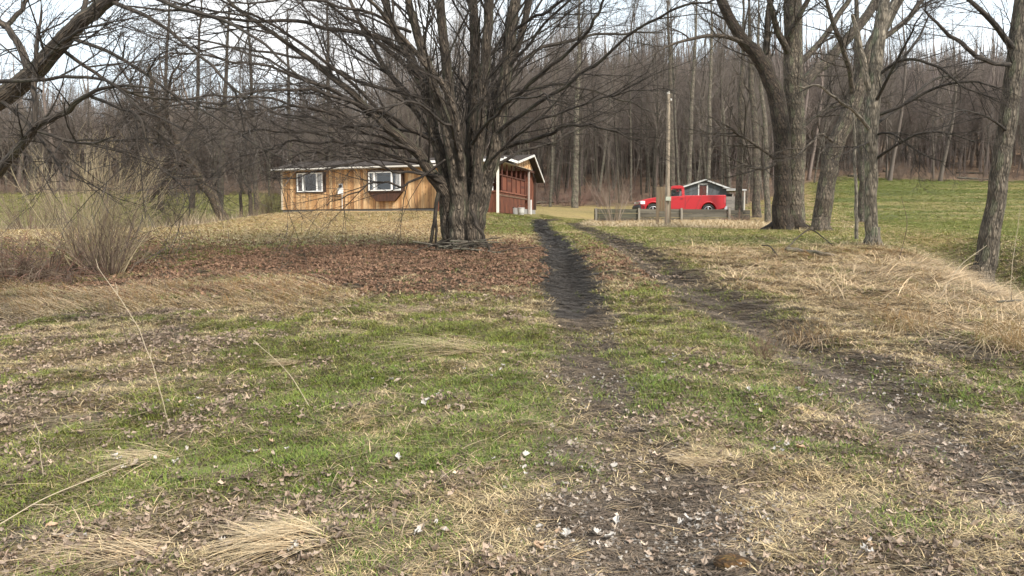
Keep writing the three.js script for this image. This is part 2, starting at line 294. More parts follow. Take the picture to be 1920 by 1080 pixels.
{
  const R = rng(77), spots = [];
  for (let tries = 0; tries < 60000 && spots.length < 1500; tries++) {
    const d = 58 + R() * 62, x = (R() * 2 - 1) * (0.80 * d + 4); const e = woodEdge(x, d);
    if (d < e - 4 + R() * 3) continue; if (d < e && R() > 0.3) continue; if (shedClear(x, d)) continue;
    const gap = d < 80 ? 2.0 : 2.6; if (spots.some((s) => Math.hypot(s[0] - x, s[1] - d) < gap)) continue;
    spots.push([x, d]);
  }
  spots.sort((a, b) => a[1] - b[1]);
  const named = spots.filter((s) => Math.abs(s[0]) < 0.70 * s[1]).slice(0, 290);
  const labels = ['slender pale-trunked bare tree', 'bare tree with long clear trunk', 'thin young bare tree', 'low branching bare tree', 'whippy bare sapling', 'stout bare tree with spreading crown'];
  const proto = woodKinds.map((k, i) => { const g = base(); part(g, 'trunk', k.trunk, woodBark[i % 3]); part(g, 'crown', k.crown, woodTwig[(i + 1) % 3]); return g; });
  for (const [x, d] of named) {
    const i = Math.floor(R() * 6), o = proto[i].clone(); o.position.set(x, height(x, -d) - 0.05, -d); o.rotation.y = R() * 6.28; { const s = 0.45 + R() * R() * 0.5, lo = ss(-0.05, -0.25, x / d), v = (R() < 0.12 ? 0.95 : 0.58 + R() * 0.22) * lerp(1, 0.70, lo); o.scale.set(s, v, s); }
    { const s = x / d, where = s < -0.30 ? 'beyond the field at the left' : s < 0.03 ? 'behind the house' : s < 0.17 ? 'between house and pole' : s < 0.34 ? 'behind truck and shed' : 'beyond the lawn at the right', row = d < woodEdge(x, d) + 7 ? 'at the wood front ' : 'deep in the wood '; put('forest_tree', labels[i] + ' ' + row + where, 'tree', o, labels[i] + 's ' + row + where); }
  }
  // the rest of the wood reads as one mass: small stands of five trees
  const stand = (seed) => { const Q = rng(seed), list = []; for (let k = 0; k < 5; k++) { const v = woodKinds[Math.floor(Q() * 6)], a = Q() * 6.28; for (const g of [v.trunk, v.crown]) { const c = g.clone(); c.rotateY(Q() * 6.28); const s = 0.75 + Q() * 0.4; c.scale(s, s, s); c.translate(Math.cos(a) * (1 + k * 0.9), 0, Math.sin(a) * (1 + k * 0.9)); list.push(c); } } return mergeGeometries(list); };
  const rest = spots.filter((s) => !named.includes(s)), far = [];
  for (let tries = 0; tries < 60000 && far.length < 2200; tries++) { const d = 84 + Math.pow(R(), 0.9) * 200, x = (R() * 2 - 1) * (0.82 * d + 6); if (d < woodEdge(x, d) + (x / d < -0.1 ? 2 : 12)) continue; if (far.some((s) => Math.hypot(s[0] - x, s[1] - d) < 2.7)) continue; far.push([x, d]); }
  const all = far.concat(rest.filter((_, i) => i % 3 === 0)), im = new THREE.InstancedMesh(stand(5), plain(0.165, 0.134, 0.112), all.length), M = new THREE.Matrix4(), q = new THREE.Quaternion(), c = new THREE.Color();
  all.forEach(([x, d], i) => { const s = 0.7 + R() * 0.35; M.compose(V(x, height(x, -d) - 0.1, -d), q.setFromAxisAngle(V(0, 1, 0), R() * 6.28), V(s, s * (0.66 + 0.22 * R()) * lerp(1, 0.75, ss(-0.05, -0.25, x / d)), s)); im.setMatrixAt(i, M); const t = 0.75 + R() * 0.5; im.setColorAt(i, c.setRGB(t, t * (0.96 + 0.06 * R()), t * (0.94 + 0.1 * R()))); });
  put('hillside_wood', 'far bare wood covering the hill up to the skyline', 'wood', im, null, 'stuff');
}
// twiggy undergrowth along the foot of the wood and fallen stems among the trees
{
  const R = rng(88), mk = (seed, H, n) => { const Q = rng(seed), T = new Tubes(); for (let k = 0; k < n; k++) { const a = Q() * 6.28, b = wander(V(Math.cos(a) * 0.2 * Q(), -0.1, Math.sin(a) * 0.2 * Q()), V(Math.cos(a) * 0.5, 1, Math.sin(a) * 0.5), H * (0.5 + 0.6 * Q()), 0.011, 0.004, 4, 0.35, -0.04, Q); T.add(b.pts, b.rad, 3); sprout((l, c, s) => T.add(c.pts, c.rad, s), b, 0, [{ n: 5, from: 0.2, len: H * 0.35, angle: 0.6, r: 0.006, seg: 3, sides: 3, wob: 0.5, lift: 0 }], Q); } return T.build(); };
  const list = [];
  for (let k = 0; k < 2600; k++) { const d = 58 + R() * 55, x = (R() * 2 - 1) * (0.8 * d + 2), e = woodEdge(x, d); if (d < e - 3 || shedClear(x, d)) continue; if (d > e + 6 && R() > 0.4) continue; list.push([x, d]); }
  const im = new THREE.InstancedMesh(mk(3, 1.5, 16), plain(1, 1, 1), list.length), M = new THREE.Matrix4(), q = new THREE.Quaternion(), c = new THREE.Color();
  list.forEach(([x, d], i) => { const s = 0.6 + R() * 0.9; M.compose(V(x, height(x, -d), -d), q.setFromAxisAngle(V(0, 1, 0), R() * 6.28), V(s, s * (0.8 + 0.5 * R()), s)); im.setMatrixAt(i, M); const t = R(), red = x > 0 && x < 14 ? 1 : 0.4; im.setColorAt(i, c.setRGB(lerp(0.17, 0.25, t * red), lerp(0.125, 0.145, t), lerp(0.098, 0.115, t))); });
  put('undergrowth', 'reddish brown brushy undergrowth along the foot of the wood', 'undergrowth', im, null, 'stuff');
  for (let k = 0; k < 14; k++) {
    const x = k < 6 ? -2 + R() * 9 : 26 + R() * 40, d = k < 6 ? 67 + R() * 5 : 97 + R() * 8, a = R() * 1.2 - 0.6, L = 2.5 + R() * 4, T = new Tubes(), pts = [], rad = [];
    for (let i = 0; i <= 5; i++) { const q = (i / 5 - 0.5) * L, xx = x + Math.cos(a) * q, zz = -d + Math.sin(a) * q; pts.push(V(xx, height(xx, zz) + 0.10 + 0.02 * R(), zz)); rad.push(lerp(0.13, 0.07, i / 5)); }
    T.add(pts, rad, 7); put('fallen_log', k < 6 ? 'grey fallen log on the leafy ground behind the house' : 'grey fallen log at the wood edge beyond the lawn', 'log', new THREE.Mesh(T.build(), woodBark[k % 3]), k < 6 ? 'logs behind the house' : 'logs at the far wood edge');
  }
}

// ---------------------------------------------------------------- timber house with covered porch
{
  const h = base(0.12, 3.12, -42, -17 * Math.PI / 180);
  const pine = [wood(0.80, 0.49, 0.235), wood(0.68, 0.385, 0.165), wood(0.86, 0.57, 0.30), wood(0.52, 0.28, 0.12), wood(0.83, 0.53, 0.27)];
  const redW = [wood(0.24, 0.075, 0.036), wood(0.20, 0.062, 0.031), wood(0.27, 0.088, 0.042)];
  const white = plain(0.78, 0.77, 0.74, 0.6), dark = plain(0.035, 0.028, 0.024, 0.8), concrete = plain(0.25, 0.24, 0.225, 0.95), brown = wood(0.10, 0.058, 0.04);
  const glass = new THREE.MeshPhysicalMaterial({ color: 0xffffff, transmission: 1, thickness: 0, roughness: 0.03, ior: 1.5 });
  const L = 14.45, D = 4.6, eave = 2.33, R = rng(301);
  const uvBoard = (g, s) => { const p = g.attributes.position, u = g.attributes.uv; for (let i = 0; i < p.count; i++) u.setXY(i, p.getX(i) * 1.3 + s, p.getY(i) * 0.5 + s * 0.7); return g; };
  // walls: a dark sheathing behind, boards in front
  const wall = part(h, 'wall', join([box(1.5, eave, 0.12, -L + 0.75 - 0.02, eave / 2, -0.1), box(L - 3.6 - 1.5, 0.98, 0.12, (-L + 1.5 - 3.6) / 2 , 0.49, -0.101), box(L - 3.6 - 1.5, 0.17, 0.12, (-L + 1.5 - 3.6) / 2, 2.245, -0.101), box(2.9, 1.18, 0.118, -10.12, 1.57, -0.1), box(2.9, 1.18, 0.118, -5.1, 1.57, -0.1), box(0.12, eave, D - 0.2, -L + 0.04, eave / 2, -D / 2 - 0.06), box(L, 1.9, 0.12, -L / 2, 0.95, -D + 0.1)]), brown);
  const win = [{ x0: -13.37, x1: -11.66, y0: 1.03, y1: 2.13 }, { x0: -8.58, x1: -6.58, y0: 1.0, y1: 2.06, bay: 1 }];
  const bw = 0.196; let k = 0;
  for (let x = -L; x < -0.1; x += bw + 0.004, k++) {
    const w = win.find((q) => x + bw > q.x0 - 0.02 && x < q.x1 + 0.02), m = () => pine[Math.floor(R() * 5)], mm = x > -3.7 ? redW[Math.floor(R() * 3)] : m();
    const top = eave - 0.02 + 0, bot = 0.0;
    const plank = (y0, y1, mat) => part(wall, 'board', uvBoard(box(bw, y1 - y0, 0.022, x + bw / 2, (y0 + y1) / 2, (x > -3.7 ? -3.0 : 0) - 0.024 + (k % 2) * 0.006), k * 0.37), mat);
    if (w) { plank(bot, w.y0 - 0.05, mm); if (top - w.y1 > 0.08) plank(w.y1 + 0.05, top, mm); } else plank(bot, top, mm);
  }
  for (let z = -0.05, j = 0; z > -D + 0.2; z -= bw + 0.004, j++) part(wall, 'board', uvBoard(box(0.022, eave - 0.02, bw, z > -3.05 ? -3.72 : -0.16, (eave - 0.02) / 2, z - bw / 2), j), redW[j % 3]);
  part(h, 'corner_board', box(0.10, eave - 0.03, 0.05, -L + 0.05, (eave - 0.03) / 2 + 0.0, 0.018), plain(0.50, 0.42, 0.32));
  part(h, 'foundation', join([box(L - 0.1, 0.9, 0.14, -L / 2, -0.47, -0.10), box(0.14, 0.9, D - 0.3, -0.1, -0.47, -D / 2)]), concrete);
  part(h, 'sill_flashing', box(L, 0.03, 0.05, -L / 2, -0.018, 0.004), dark);
  // windows, three lights each; the second stands out as a shallow bay on a tapered wooden bracket
  for (const w of win) {
    const g = base((w.x0 + w.x1) / 2, 0, w.bay ? 0.22 : 0.0); g.name = 'window'; h.add(g);
    const W = w.x1 - w.x0, H = w.y1 - w.y0, y = (w.y0 + w.y1) / 2, f = 0.055, cuts = w.bay ? [-W / 2, -W / 2 + 0.36, W / 2 - 0.56, W / 2] : [-W / 2, -W / 2 + 0.40, W / 2 - 0.38, W / 2];
    const bars = [box(W, f, 0.07, 0, w.y1 - f / 2, 0.02), box(W, f, 0.09, 0, w.y0 + f / 2, 0.02)];
    cuts.forEach((c, i) => bars.push(box(i === 0 || i === 3 ? f : f * 1.5, H - 2 * f, 0.07, c + (i === 0 ? f / 2 : i === 3 ? -f / 2 : 0), y, 0.02)));
    part(g, 'frame', join(bars), white);
    for (let i = 0; i < 3; i++) part(g, 'pane', box(cuts[i + 1] - cuts[i] - 0.09, H - 2 * f - 0.01, 0.006, (cuts[i] + cuts[i + 1]) / 2, y, 0.012), glass);
    part(g, 'trim', join([box(W + 0.16, 0.07, 0.05, 0, w.y1 + 0.04, 0.0), box(0.075, H, 0.05, -W / 2 - 0.04, y, 0), box(0.075, H, 0.05, W / 2 + 0.04, y, 0), box(W + 0.16, 0.06, 0.08, 0, w.y0 - 0.035, 0.0)]), brown);
    part(g, 'curtain', join([box(0.34, H - 0.16, 0.02, -W / 2 + 0.3, y, -0.12), box(0.26, H - 0.16, 0.02, W / 2 - 0.25, y, -0.125)]), plain(0.42, 0.40, 0.38));
    if (w.bay) {
      part(g, 'bay_side', join([box(0.03, H + 0.1, 0.2, -W / 2 - 0.05, y, -0.115), box(0.03, H + 0.1, 0.2, W / 2 + 0.05, y, -0.115), box(W + 0.16, 0.03, 0.21, 0, w.y1 + 0.09, -0.10)]), brown);
      const s = new THREE.Shape([new THREE.Vector2(-W / 2 - 0.06, 0), new THREE.Vector2(W / 2 + 0.06, 0), new THREE.Vector2(W / 2 - 0.42, -0.52), new THREE.Vector2(-W / 2 + 0.44, -0.52)]);
      const e = new THREE.ExtrudeGeometry(s, { depth: 0.20, bevelEnabled: false }); e.translate(0, w.y0 - 0.07, -0.215); part(g, 'bracket', e, wood(0.10, 0.042, 0.022));
    }
  }
  part(h, 'room_wall', box(L - 3.9, eave - 0.1, 0.05, (-L - 3.6) / 2, eave / 2, -2.6), plain(0.28, 0.25, 0.22));
  // meter box and conduit
  { const g = base(-10.46, 0, 0.03); g.name = 'meter_box'; h.add(g); part(g, 'cabinet', box(0.30, 0.36, 0.12, 0, 1.02, 0.06), white); part(g, 'meter', new THREE.CylinderGeometry(0.085, 0.085, 0.1, 18).rotateX(Math.PI / 2).translate(0, 1.32, 0.07), dark); part(g, 'meter_socket', box(0.26, 0.26, 0.04, 0, 1.335, 0.02), plain(0.3, 0.3, 0.3, 0.5)); part(g, 'conduit', new THREE.CylinderGeometry(0.025, 0.025, 0.8, 8).translate(0.09, 0.43, 0.05), plain(0.62, 0.6, 0.55, 0.5)); }
  // roof: low front slope, longer and steeper rear slope, courses of shingles as strips
  const over = 0.45, ridgeZ = -2.75, ridgeY = 3.02, rearZ = -5.0, rearY = 1.66;
  const slab = (z0, y0, z1, y1, x0, x1, t) => { const len = Math.hypot(z1 - z0, y1 - y0), a = Math.atan2(y1 - y0, -(z1 - z0)); const b = new THREE.BoxGeometry(x1 - x0, t, len); b.rotateX(a); b.translate((x0 + x1) / 2, (y0 + y1) / 2, (z0 + z1) / 2); return b; };
  const shingle = [wood(0.095, 0.072, 0.060, 0.95), wood(0.080, 0.062, 0.052, 0.95), wood(0.11, 0.085, 0.07, 0.95)];
  const roof = part(h, 'roof', join([slab(over, eave + 0.03, ridgeZ, ridgeY, -L - 0.35, 0.34, 0.09), slab(rearZ, rearY, ridgeZ, ridgeY + 0.001, -L - 0.35, 0.34, 0.09)]), shingle[1]);
  const run = Math.hypot(over - ridgeZ, ridgeY - eave), nC = 16;
  for (let i = 0; i < nC; i++) { const a = i / nC, b = (i + 1) / nC + 0.012, z0 = lerp(over, ridgeZ, a), z1 = lerp(over, ridgeZ, b), y0 = lerp(eave + 0.03, ridgeY, a) + 0.068, y1 = lerp(eave + 0.03, ridgeY, b) + 0.055; part(roof, 'shingle_course', slab(z0, y0, z1, y1, -L - 0.36, 0.35, 0.012), shingle[i % 3]); }
  part(roof, 'fascia', box(L + 0.72 - 0.0, 0.085, 0.03, -L / 2, eave - 0.0, over + 0.045), plain(0.56, 0.53, 0.48, 0.7));
  part(roof, 'soffit', box(L + 0.5, 0.02, over - 0.01, -L / 2 - 0.1, eave - 0.07, over / 2 + 0.02), plain(0.36, 0.31, 0.25));
  const trim = plain(0.60, 0.58, 0.54, 0.7); const rake = (z0, y0, z1, y1, x) => slab(z0, y0, z1, y1, x - 0.02, x + 0.02, 0.11);
  part(roof, 'rake_board', rake(over + 0.02, eave + 0.02, ridgeZ + 0.02, ridgeY - 0.002, 0.372), trim);
  part(roof, 'rake_board', rake(rearZ, rearY - 0.01, ridgeZ, ridgeY - 0.012, 0.371), trim);
  { const s = new THREE.Shape([new THREE.Vector2(-0.1, eave - 0.08), new THREE.Vector2(-ridgeZ, ridgeY - 0.12), new THREE.Vector2(3.75, eave - 0.08)]), nb = 18;
    const gable = part(h, 'gable', (() => { const e = new THREE.ExtrudeGeometry(s, { depth: 0.04, bevelEnabled: false }); e.rotateY(Math.PI / 2); e.translate(-0.07, 0, 0); return e; })(), brown);
    for (let i = 0; i < nb; i++) { const a = 0.05 + i * (3.6 / nb), b = a + 3.6 / nb - 0.012, top = (t) => Math.min(lerp(eave - 0.04, ridgeY - 0.14, (t + 0.1) / (-ridgeZ + 0.1)), lerp(ridgeY - 0.14, eave - 0.04, (t + ridgeZ) / (3.75 + ridgeZ))) ;
      const q = new THREE.Shape([new THREE.Vector2(a, eave - 0.06), new THREE.Vector2(b, eave - 0.06), new THREE.Vector2(b, Math.max(top(b), eave - 0.05)), new THREE.Vector2(a, Math.max(top(a), eave - 0.05))]); const e = new THREE.ExtrudeGeometry(q, { depth: 0.02, bevelEnabled: false }); e.rotateY(Math.PI / 2); e.translate(-0.012 + (i % 2) * 0.004, 0, 0); part(gable, 'board', uvBoard(e, i), pine[i % 5]); }
    part(h, 'gable_beam', box(0.10, 0.14, 4.0, 0.03, eave - 0.16, -2.0), wood(0.13, 0.05, 0.03)); }
  // porch at the right-hand end, standing out in front of the wall
  const px0 = -3.5, pz = 2.42, py = -0.45;
  const porch = base(); porch.name = 'porch'; h.add(porch);
  part(porch, 'porch_roof', slab(pz + 0.3, 2.27, 0.36, eave + 0.19, px0 - 0.2, 0.30, 0.08), shingle[0]);
  part(porch, 'porch_fascia', join([box(0.03, 0.13, pz - 0.1, 0.325, 2.36, pz / 2 + 0.42), box(-px0 + 0.5, 0.12, 0.03, px0 / 2 + 0.05, 2.29, pz + 0.33)]), white);
  part(porch, 'ceiling', box(-px0 + 0.2, 0.02, pz + 3.1, px0 / 2 + 0.1, 2.205, pz / 2 - 1.5 + 0.15), plain(0.47, 0.41, 0.33));
  part(porch, 'floor', box(-px0 - 0.1, 0.08, pz + 2.9, px0 / 2, 0.55, pz / 2 - 1.5), wood(0.22, 0.13, 0.08));
  part(porch, 'post', box(0.11, 2.2 - py, 0.11, -0.14, (2.2 + py) / 2, pz + 0.02), plain(0.80, 0.74, 0.62, 0.7), 'tall cream corner post of the porch');
  for (let i = 0; i < 12; i++) part(porch, 'skirt_board', uvBoard(box(0.27, 1.05, 0.025, px0 + 0.15 + i * 0.278, 0.17, pz - 0.05), i), redW[i % 3]);
  part(porch, 'cap_rail', join([box(-px0 - 0.2, 0.07, 0.13, px0 / 2 - 0.08, 0.735, pz - 0.03), box(0.13, 0.07, pz + 2.4, -0.1, 0.735, pz / 2 - 1.32)]), wood(0.33, 0.12, 0.07));
  for (let i = 0; i < 18; i++) part(porch, 'skirt_board', uvBoard(box(0.025, 1.05, 0.255, -0.09, 0.17, pz - 0.23 - i * 0.262), i), redW[(i + 1) % 3]);
  for (let i = 0; i < 6; i++) part(porch, 'wall_panel', uvBoard(box(0.03, 0.78, 0.80, -0.12, 1.16, pz - 0.95 - i * 0.85), i), redW[i % 3]);
  part(porch, 'top_rail', box(0.10, 0.06, pz + 2.4, -0.1, 1.585, pz / 2 - 1.32), wood(0.15, 0.055, 0.032));
  for (let i = 0; i < 6; i++) part(porch, 'stud', box(0.07, 1.42, 0.06, -0.085, 1.48, pz - 0.52 - i * 0.85), wood(0.16, 0.05, 0.03));
  part(porch, 'downspout', box(0.07, 0.95, 0.07, 0.12, 0.05, -2.95), white);
  part(porch, 'rear_post', box(0.09, 2.5, 0.09, 0.06, 0.95, -2.7), plain(0.40, 0.34, 0.30));
  put('timber_house', 'low orange timber house with white trimmed windows and red brown porch behind the big tree', 'house', h);
  const wp = (x, y, z) => h.localToWorld(V(x, y, z)); h.updateMatrixWorld(true);
  // white things beside and on the porch
  { const p = wp(0.42, 0, 0.15); const y = height(p.x, p.z); const pts = [[0, 0], [0.15, 0], [0.165, 0.05], [0.19, 0.36], [0.21, 0.37], [0.21, 0.40], [0.18, 0.40], [0.17, 0.06], [0, 0.06]].map((q) => new THREE.Vector2(...q)); const g = base(p.x, y, p.z); part(g, 'tub', new THREE.LatheGeometry(pts, 20), plain(0.5, 0.49, 0.47, 0.6)); const hd = new THREE.TorusGeometry(0.2, 0.008, 6, 20, Math.PI); hd.translate(0, 0.38, 0); part(g, 'handle', hd, dark); put('bucket', 'white plastic bucket on the ground beside the porch skirting', 'bucket', g); }
  { const p = wp(-0.95, 0.59, 1.75), g = base(p.x, p.y, p.z, 0.5), m = plain(0.75, 0.74, 0.7, 0.6); part(g, 'seat', box(0.5, 0.04, 0.48, 0, 0.42, 0), m); for (let i = 0; i < 5; i++) part(g, 'slat', box(0.07, 0.62, 0.02, -0.2 + i * 0.1, 0.76, -0.22, 0, 0, -0.12), m); for (const x of [-0.22, 0.22]) { part(g, 'leg', box(0.05, 0.42, 0.05, x, 0.21, 0.2), m); part(g, 'leg', box(0.05, 0.42, 0.05, x, 0.21, -0.2), m); part(g, 'armrest', box(0.07, 0.03, 0.5, x * 1.1, 0.65, 0), m); } put('porch_chair', 'white slatted chair standing on the porch behind the rail', 'chair', g); }
}

// ---------------------------------------------------------------- grey shed with lean-to
{
  const gy = height(14, -56), g = base(13.75, gy - 0.05, -56), grey1 = [plain(0.072, 0.080, 0.088), plain(0.06, 0.067, 0.074), plain(0.085, 0.094, 0.102)], white = plain(0.46, 0.46, 0.45, 0.7), R = rng(401);
  const e = 4.98 - gy + 0.05, a = 5.56 - gy + 0.05, hw = 1.72;
  const s = new THREE.Shape([new THREE.Vector2(-hw, 0), new THREE.Vector2(hw, 0), new THREE.Vector2(hw, e), new THREE.Vector2(0.1, a), new THREE.Vector2(-hw, e)]);
  const wl = part(g, 'wall', new THREE.ExtrudeGeometry(s, { depth: 3, bevelEnabled: false }).translate(0, 0, -3.04), grey1[1]);
  for (let i = 0; i < 14; i++) { const x0 = -hw + i * (2 * hw / 14), x1 = x0 + 2 * hw / 14 - 0.012, top = (x) => (x < 0.1 ? lerp(e, a, (x + hw) / (hw + 0.1)) : lerp(a, e, (x - 0.1) / (hw - 0.1))) - 0.05; const q = new THREE.Shape([new THREE.Vector2(x0, 0.02), new THREE.Vector2(x1, 0.02), new THREE.Vector2(x1, top(x1)), new THREE.Vector2(x0, top(x0))]); part(wl, 'board', new THREE.ExtrudeGeometry(q, { depth: 0.025, bevelEnabled: false }).translate(0, 0, -0.035), grey1[Math.floor(R() * 3)]); }
  const rs = (x0, y0, x1, y1, d0, d1, t, m, name, par) => { const l = Math.hypot(x1 - x0, y1 - y0), b = new THREE.BoxGeometry(l, t, d1 - d0); b.rotateZ(Math.atan2(y1 - y0, x1 - x0)); b.translate((x0 + x1) / 2, (y0 + y1) / 2, (d0 + d1) / 2); return part(par, name, b, m); };
  const rf = rs(-hw - 0.2, e - 0.02, 0.1, a + 0.05, -3.2, 0.2, 0.05, plain(0.25, 0.24, 0.23), 'roof', g);
  rs(0.1, a + 0.052, hw + 0.15, e + 0.0, -3.2, 0.2, 0.05, plain(0.25, 0.24, 0.23), 'roof', g);
  rs(-hw - 0.2, e - 0.04, 0.1, a + 0.03, 0.205, 0.235, 0.10, white, 'rake_board', rf); rs(0.1, a + 0.032, hw + 0.15, e - 0.02, 0.205, 0.235, 0.10, white, 'rake_board', rf);
  const door = base(-0.02, 0, 0.0); door.name = 'door'; g.add(door); part(door, 'leaf', box(0.52, 1.9, 0.03, 0, 0.96, 0.012), plain(0.085, 0.022, 0.018)); part(door, 'frame', join([box(0.09, 1.99, 0.05, -0.31, 1.0, 0.018), box(0.09, 1.99, 0.05, 0.31, 1.0, 0.018), box(0.71, 0.09, 0.05, 0, 2.04, 0.018)]), white);
  // lean-to on the right
  rs(hw - 0.35, e + 0.02, hw + 1.28, e - 0.10, -2.9, 0.35, 0.045, plain(0.30, 0.30, 0.30), 'lean_to_roof', g);
  part(g, 'lean_to_fascia', box(1.45, 0.07, 0.03, hw + 0.58, e - 0.13, 0.37), white);
  part(g, 'post', box(0.09, e - 0.15, 0.09, hw + 1.18, (e - 0.15) / 2, 0.28), plain(0.42, 0.39, 0.35)); part(g, 'post', box(0.09, e - 0.2, 0.09, hw + 1.18, (e - 0.2) / 2, -2.7), plain(0.32, 0.29, 0.26));
  for (let i = 0; i < 4; i++) part(g, 'side_board', box(1.30, 0.25, 0.03, hw + 0.55, 0.2 + i * 0.27, 0.20), [plain(0.16, 0.145, 0.13), plain(0.2, 0.18, 0.16)][i % 2]);
  part(g, 'back_wall', box(1.3, e - 0.25, 0.05, hw + 0.6, (e - 0.25) / 2, -2.8), grey1[1]);
  put('shed', 'small dark grey gabled shed with white trim and lean-to behind the red truck', 'shed', g);
}
// ---------------------------------------------------------------- low plank retaining wall
{
  const R = rng(411), x0 = 4.45, x1 = 12.9, n = 5, top = 3.03, g = base(0, 0, 0), pm = [wood(0.150, 0.130, 0.095), wood(0.115, 0.100, 0.074), wood(0.185, 0.165, 0.125), wood(0.13, 0.125, 0.085)];
  g.position.set(x0, 2.1, -42.05);
  const bays = [0, 0.28, 2.42, 4.72, 7.3, 8.45];
  for (let b = 0; b < 5; b++) for (let k = 0; k < 4; k++) { const w = bays[b + 1] - bays[b] - 0.015, sag = (R() - 0.5) * 0.03, gg = box(w, 0.222, 0.05, bays[b] + w / 2, top - 2.1 - 0.12 - k * 0.232 + sag - (b === 4 ? 0.06 : 0), (R() - 0.5) * 0.02, 0, (R() - 0.5) * 0.012); const u = gg.attributes.uv, p = gg.attributes.position; for (let i = 0; i < p.count; i++) u.setXY(i, p.getY(i) * 1.4 + R() * 0.001 + k, p.getX(i) * 0.4 + b); part(g, 'plank', gg, pm[Math.floor(R() * 4)]); }
  for (const x of [0.1, 2.42, 4.72, 7.3]) part(g, 'post', box(0.11, 1.1, 0.10, x, 0.42, 0.085, 0, (R() - 0.5) * 0.03), wood(0.40, 0.36, 0.29));
  put('retaining_wall', 'low weathered plank retaining wall with posts in front of the red truck', 'wall', g);
}
// ---------------------------------------------------------------- utility pole and its meter board
{
  const x = 6.78, d = 34, y = height(x, -d), T = new Tubes(), R = rng(421), H = at(1247, 176, d).y - y;
  const g = base(x, y, -d), pts = [], rad = []; for (let i = 0; i <= 14; i++) { const t = i / 14; pts.push(V(0.02 * Math.sin(t * 3), -0.4 + t * (H + 0.4), 0)); rad.push(lerp(0.105, 0.07, t)); }
  T.add(pts, rad, 12, 0.03, 3); part(g, 'shaft', T.build(), wood(0.47, 0.385, 0.285));
  part(g, 'top_cap', new THREE.CylinderGeometry(0.064, 0.071, 0.10, 12).translate(0.003, H + 0.05, 0), plain(0.55, 0.52, 0.46));
  part(g, 'insulator', new THREE.LatheGeometry([[0, 0], [0.03, 0], [0.045, 0.03], [0.03, 0.05], [0.045, 0.07], [0.02, 0.1], [0, 0.1]].map((q) => new THREE.Vector2(...q)), 12).translate(0.11, H - 0.3, 0.02), plain(0.6, 0.58, 0.55, 0.3));
  part(g, 'junction_box', box(0.22, 0.17, 0.12, 0.02, at(1247, 373, d).y - y, 0.17), plain(0.45, 0.48, 0.38, 0.5)); part(g, 'conduit', new THREE.CylinderGeometry(0.022, 0.022, at(1247, 377, d).y - y, 8).translate(-0.06, (at(1247, 377, d).y - y) / 2, 0.14), plain(0.30, 0.22, 0.16));
  put('utility_pole', 'bare wooden utility pole with small grey box beside the drive', 'pole', g);
  const b = base(x + 0.0, height(x, -35.0), -35.0), bw = wood(0.30, 0.22, 0.13), yt = at(1247, 350, 35).y - height(x, -35), yb = at(1247, 396, 35).y - height(x, -35);
  for (const k of [-1, 1]) { part(b, 'post', box(0.13, yt + 0.3, 0.12, k * 0.26 + 0.04, (yt - 0.3) / 2, 0), wood(0.27, 0.20, 0.125)); }
  for (let i = 0; i < 4; i++) part(b, 'board', box(0.13, yt - yb, 0.025, -0.19 + i * 0.137 + 0.04, (yt + yb) / 2, -0.075), bw);
  put('meter_board', 'weathered board on two posts just behind the utility pole', 'board', b);
}
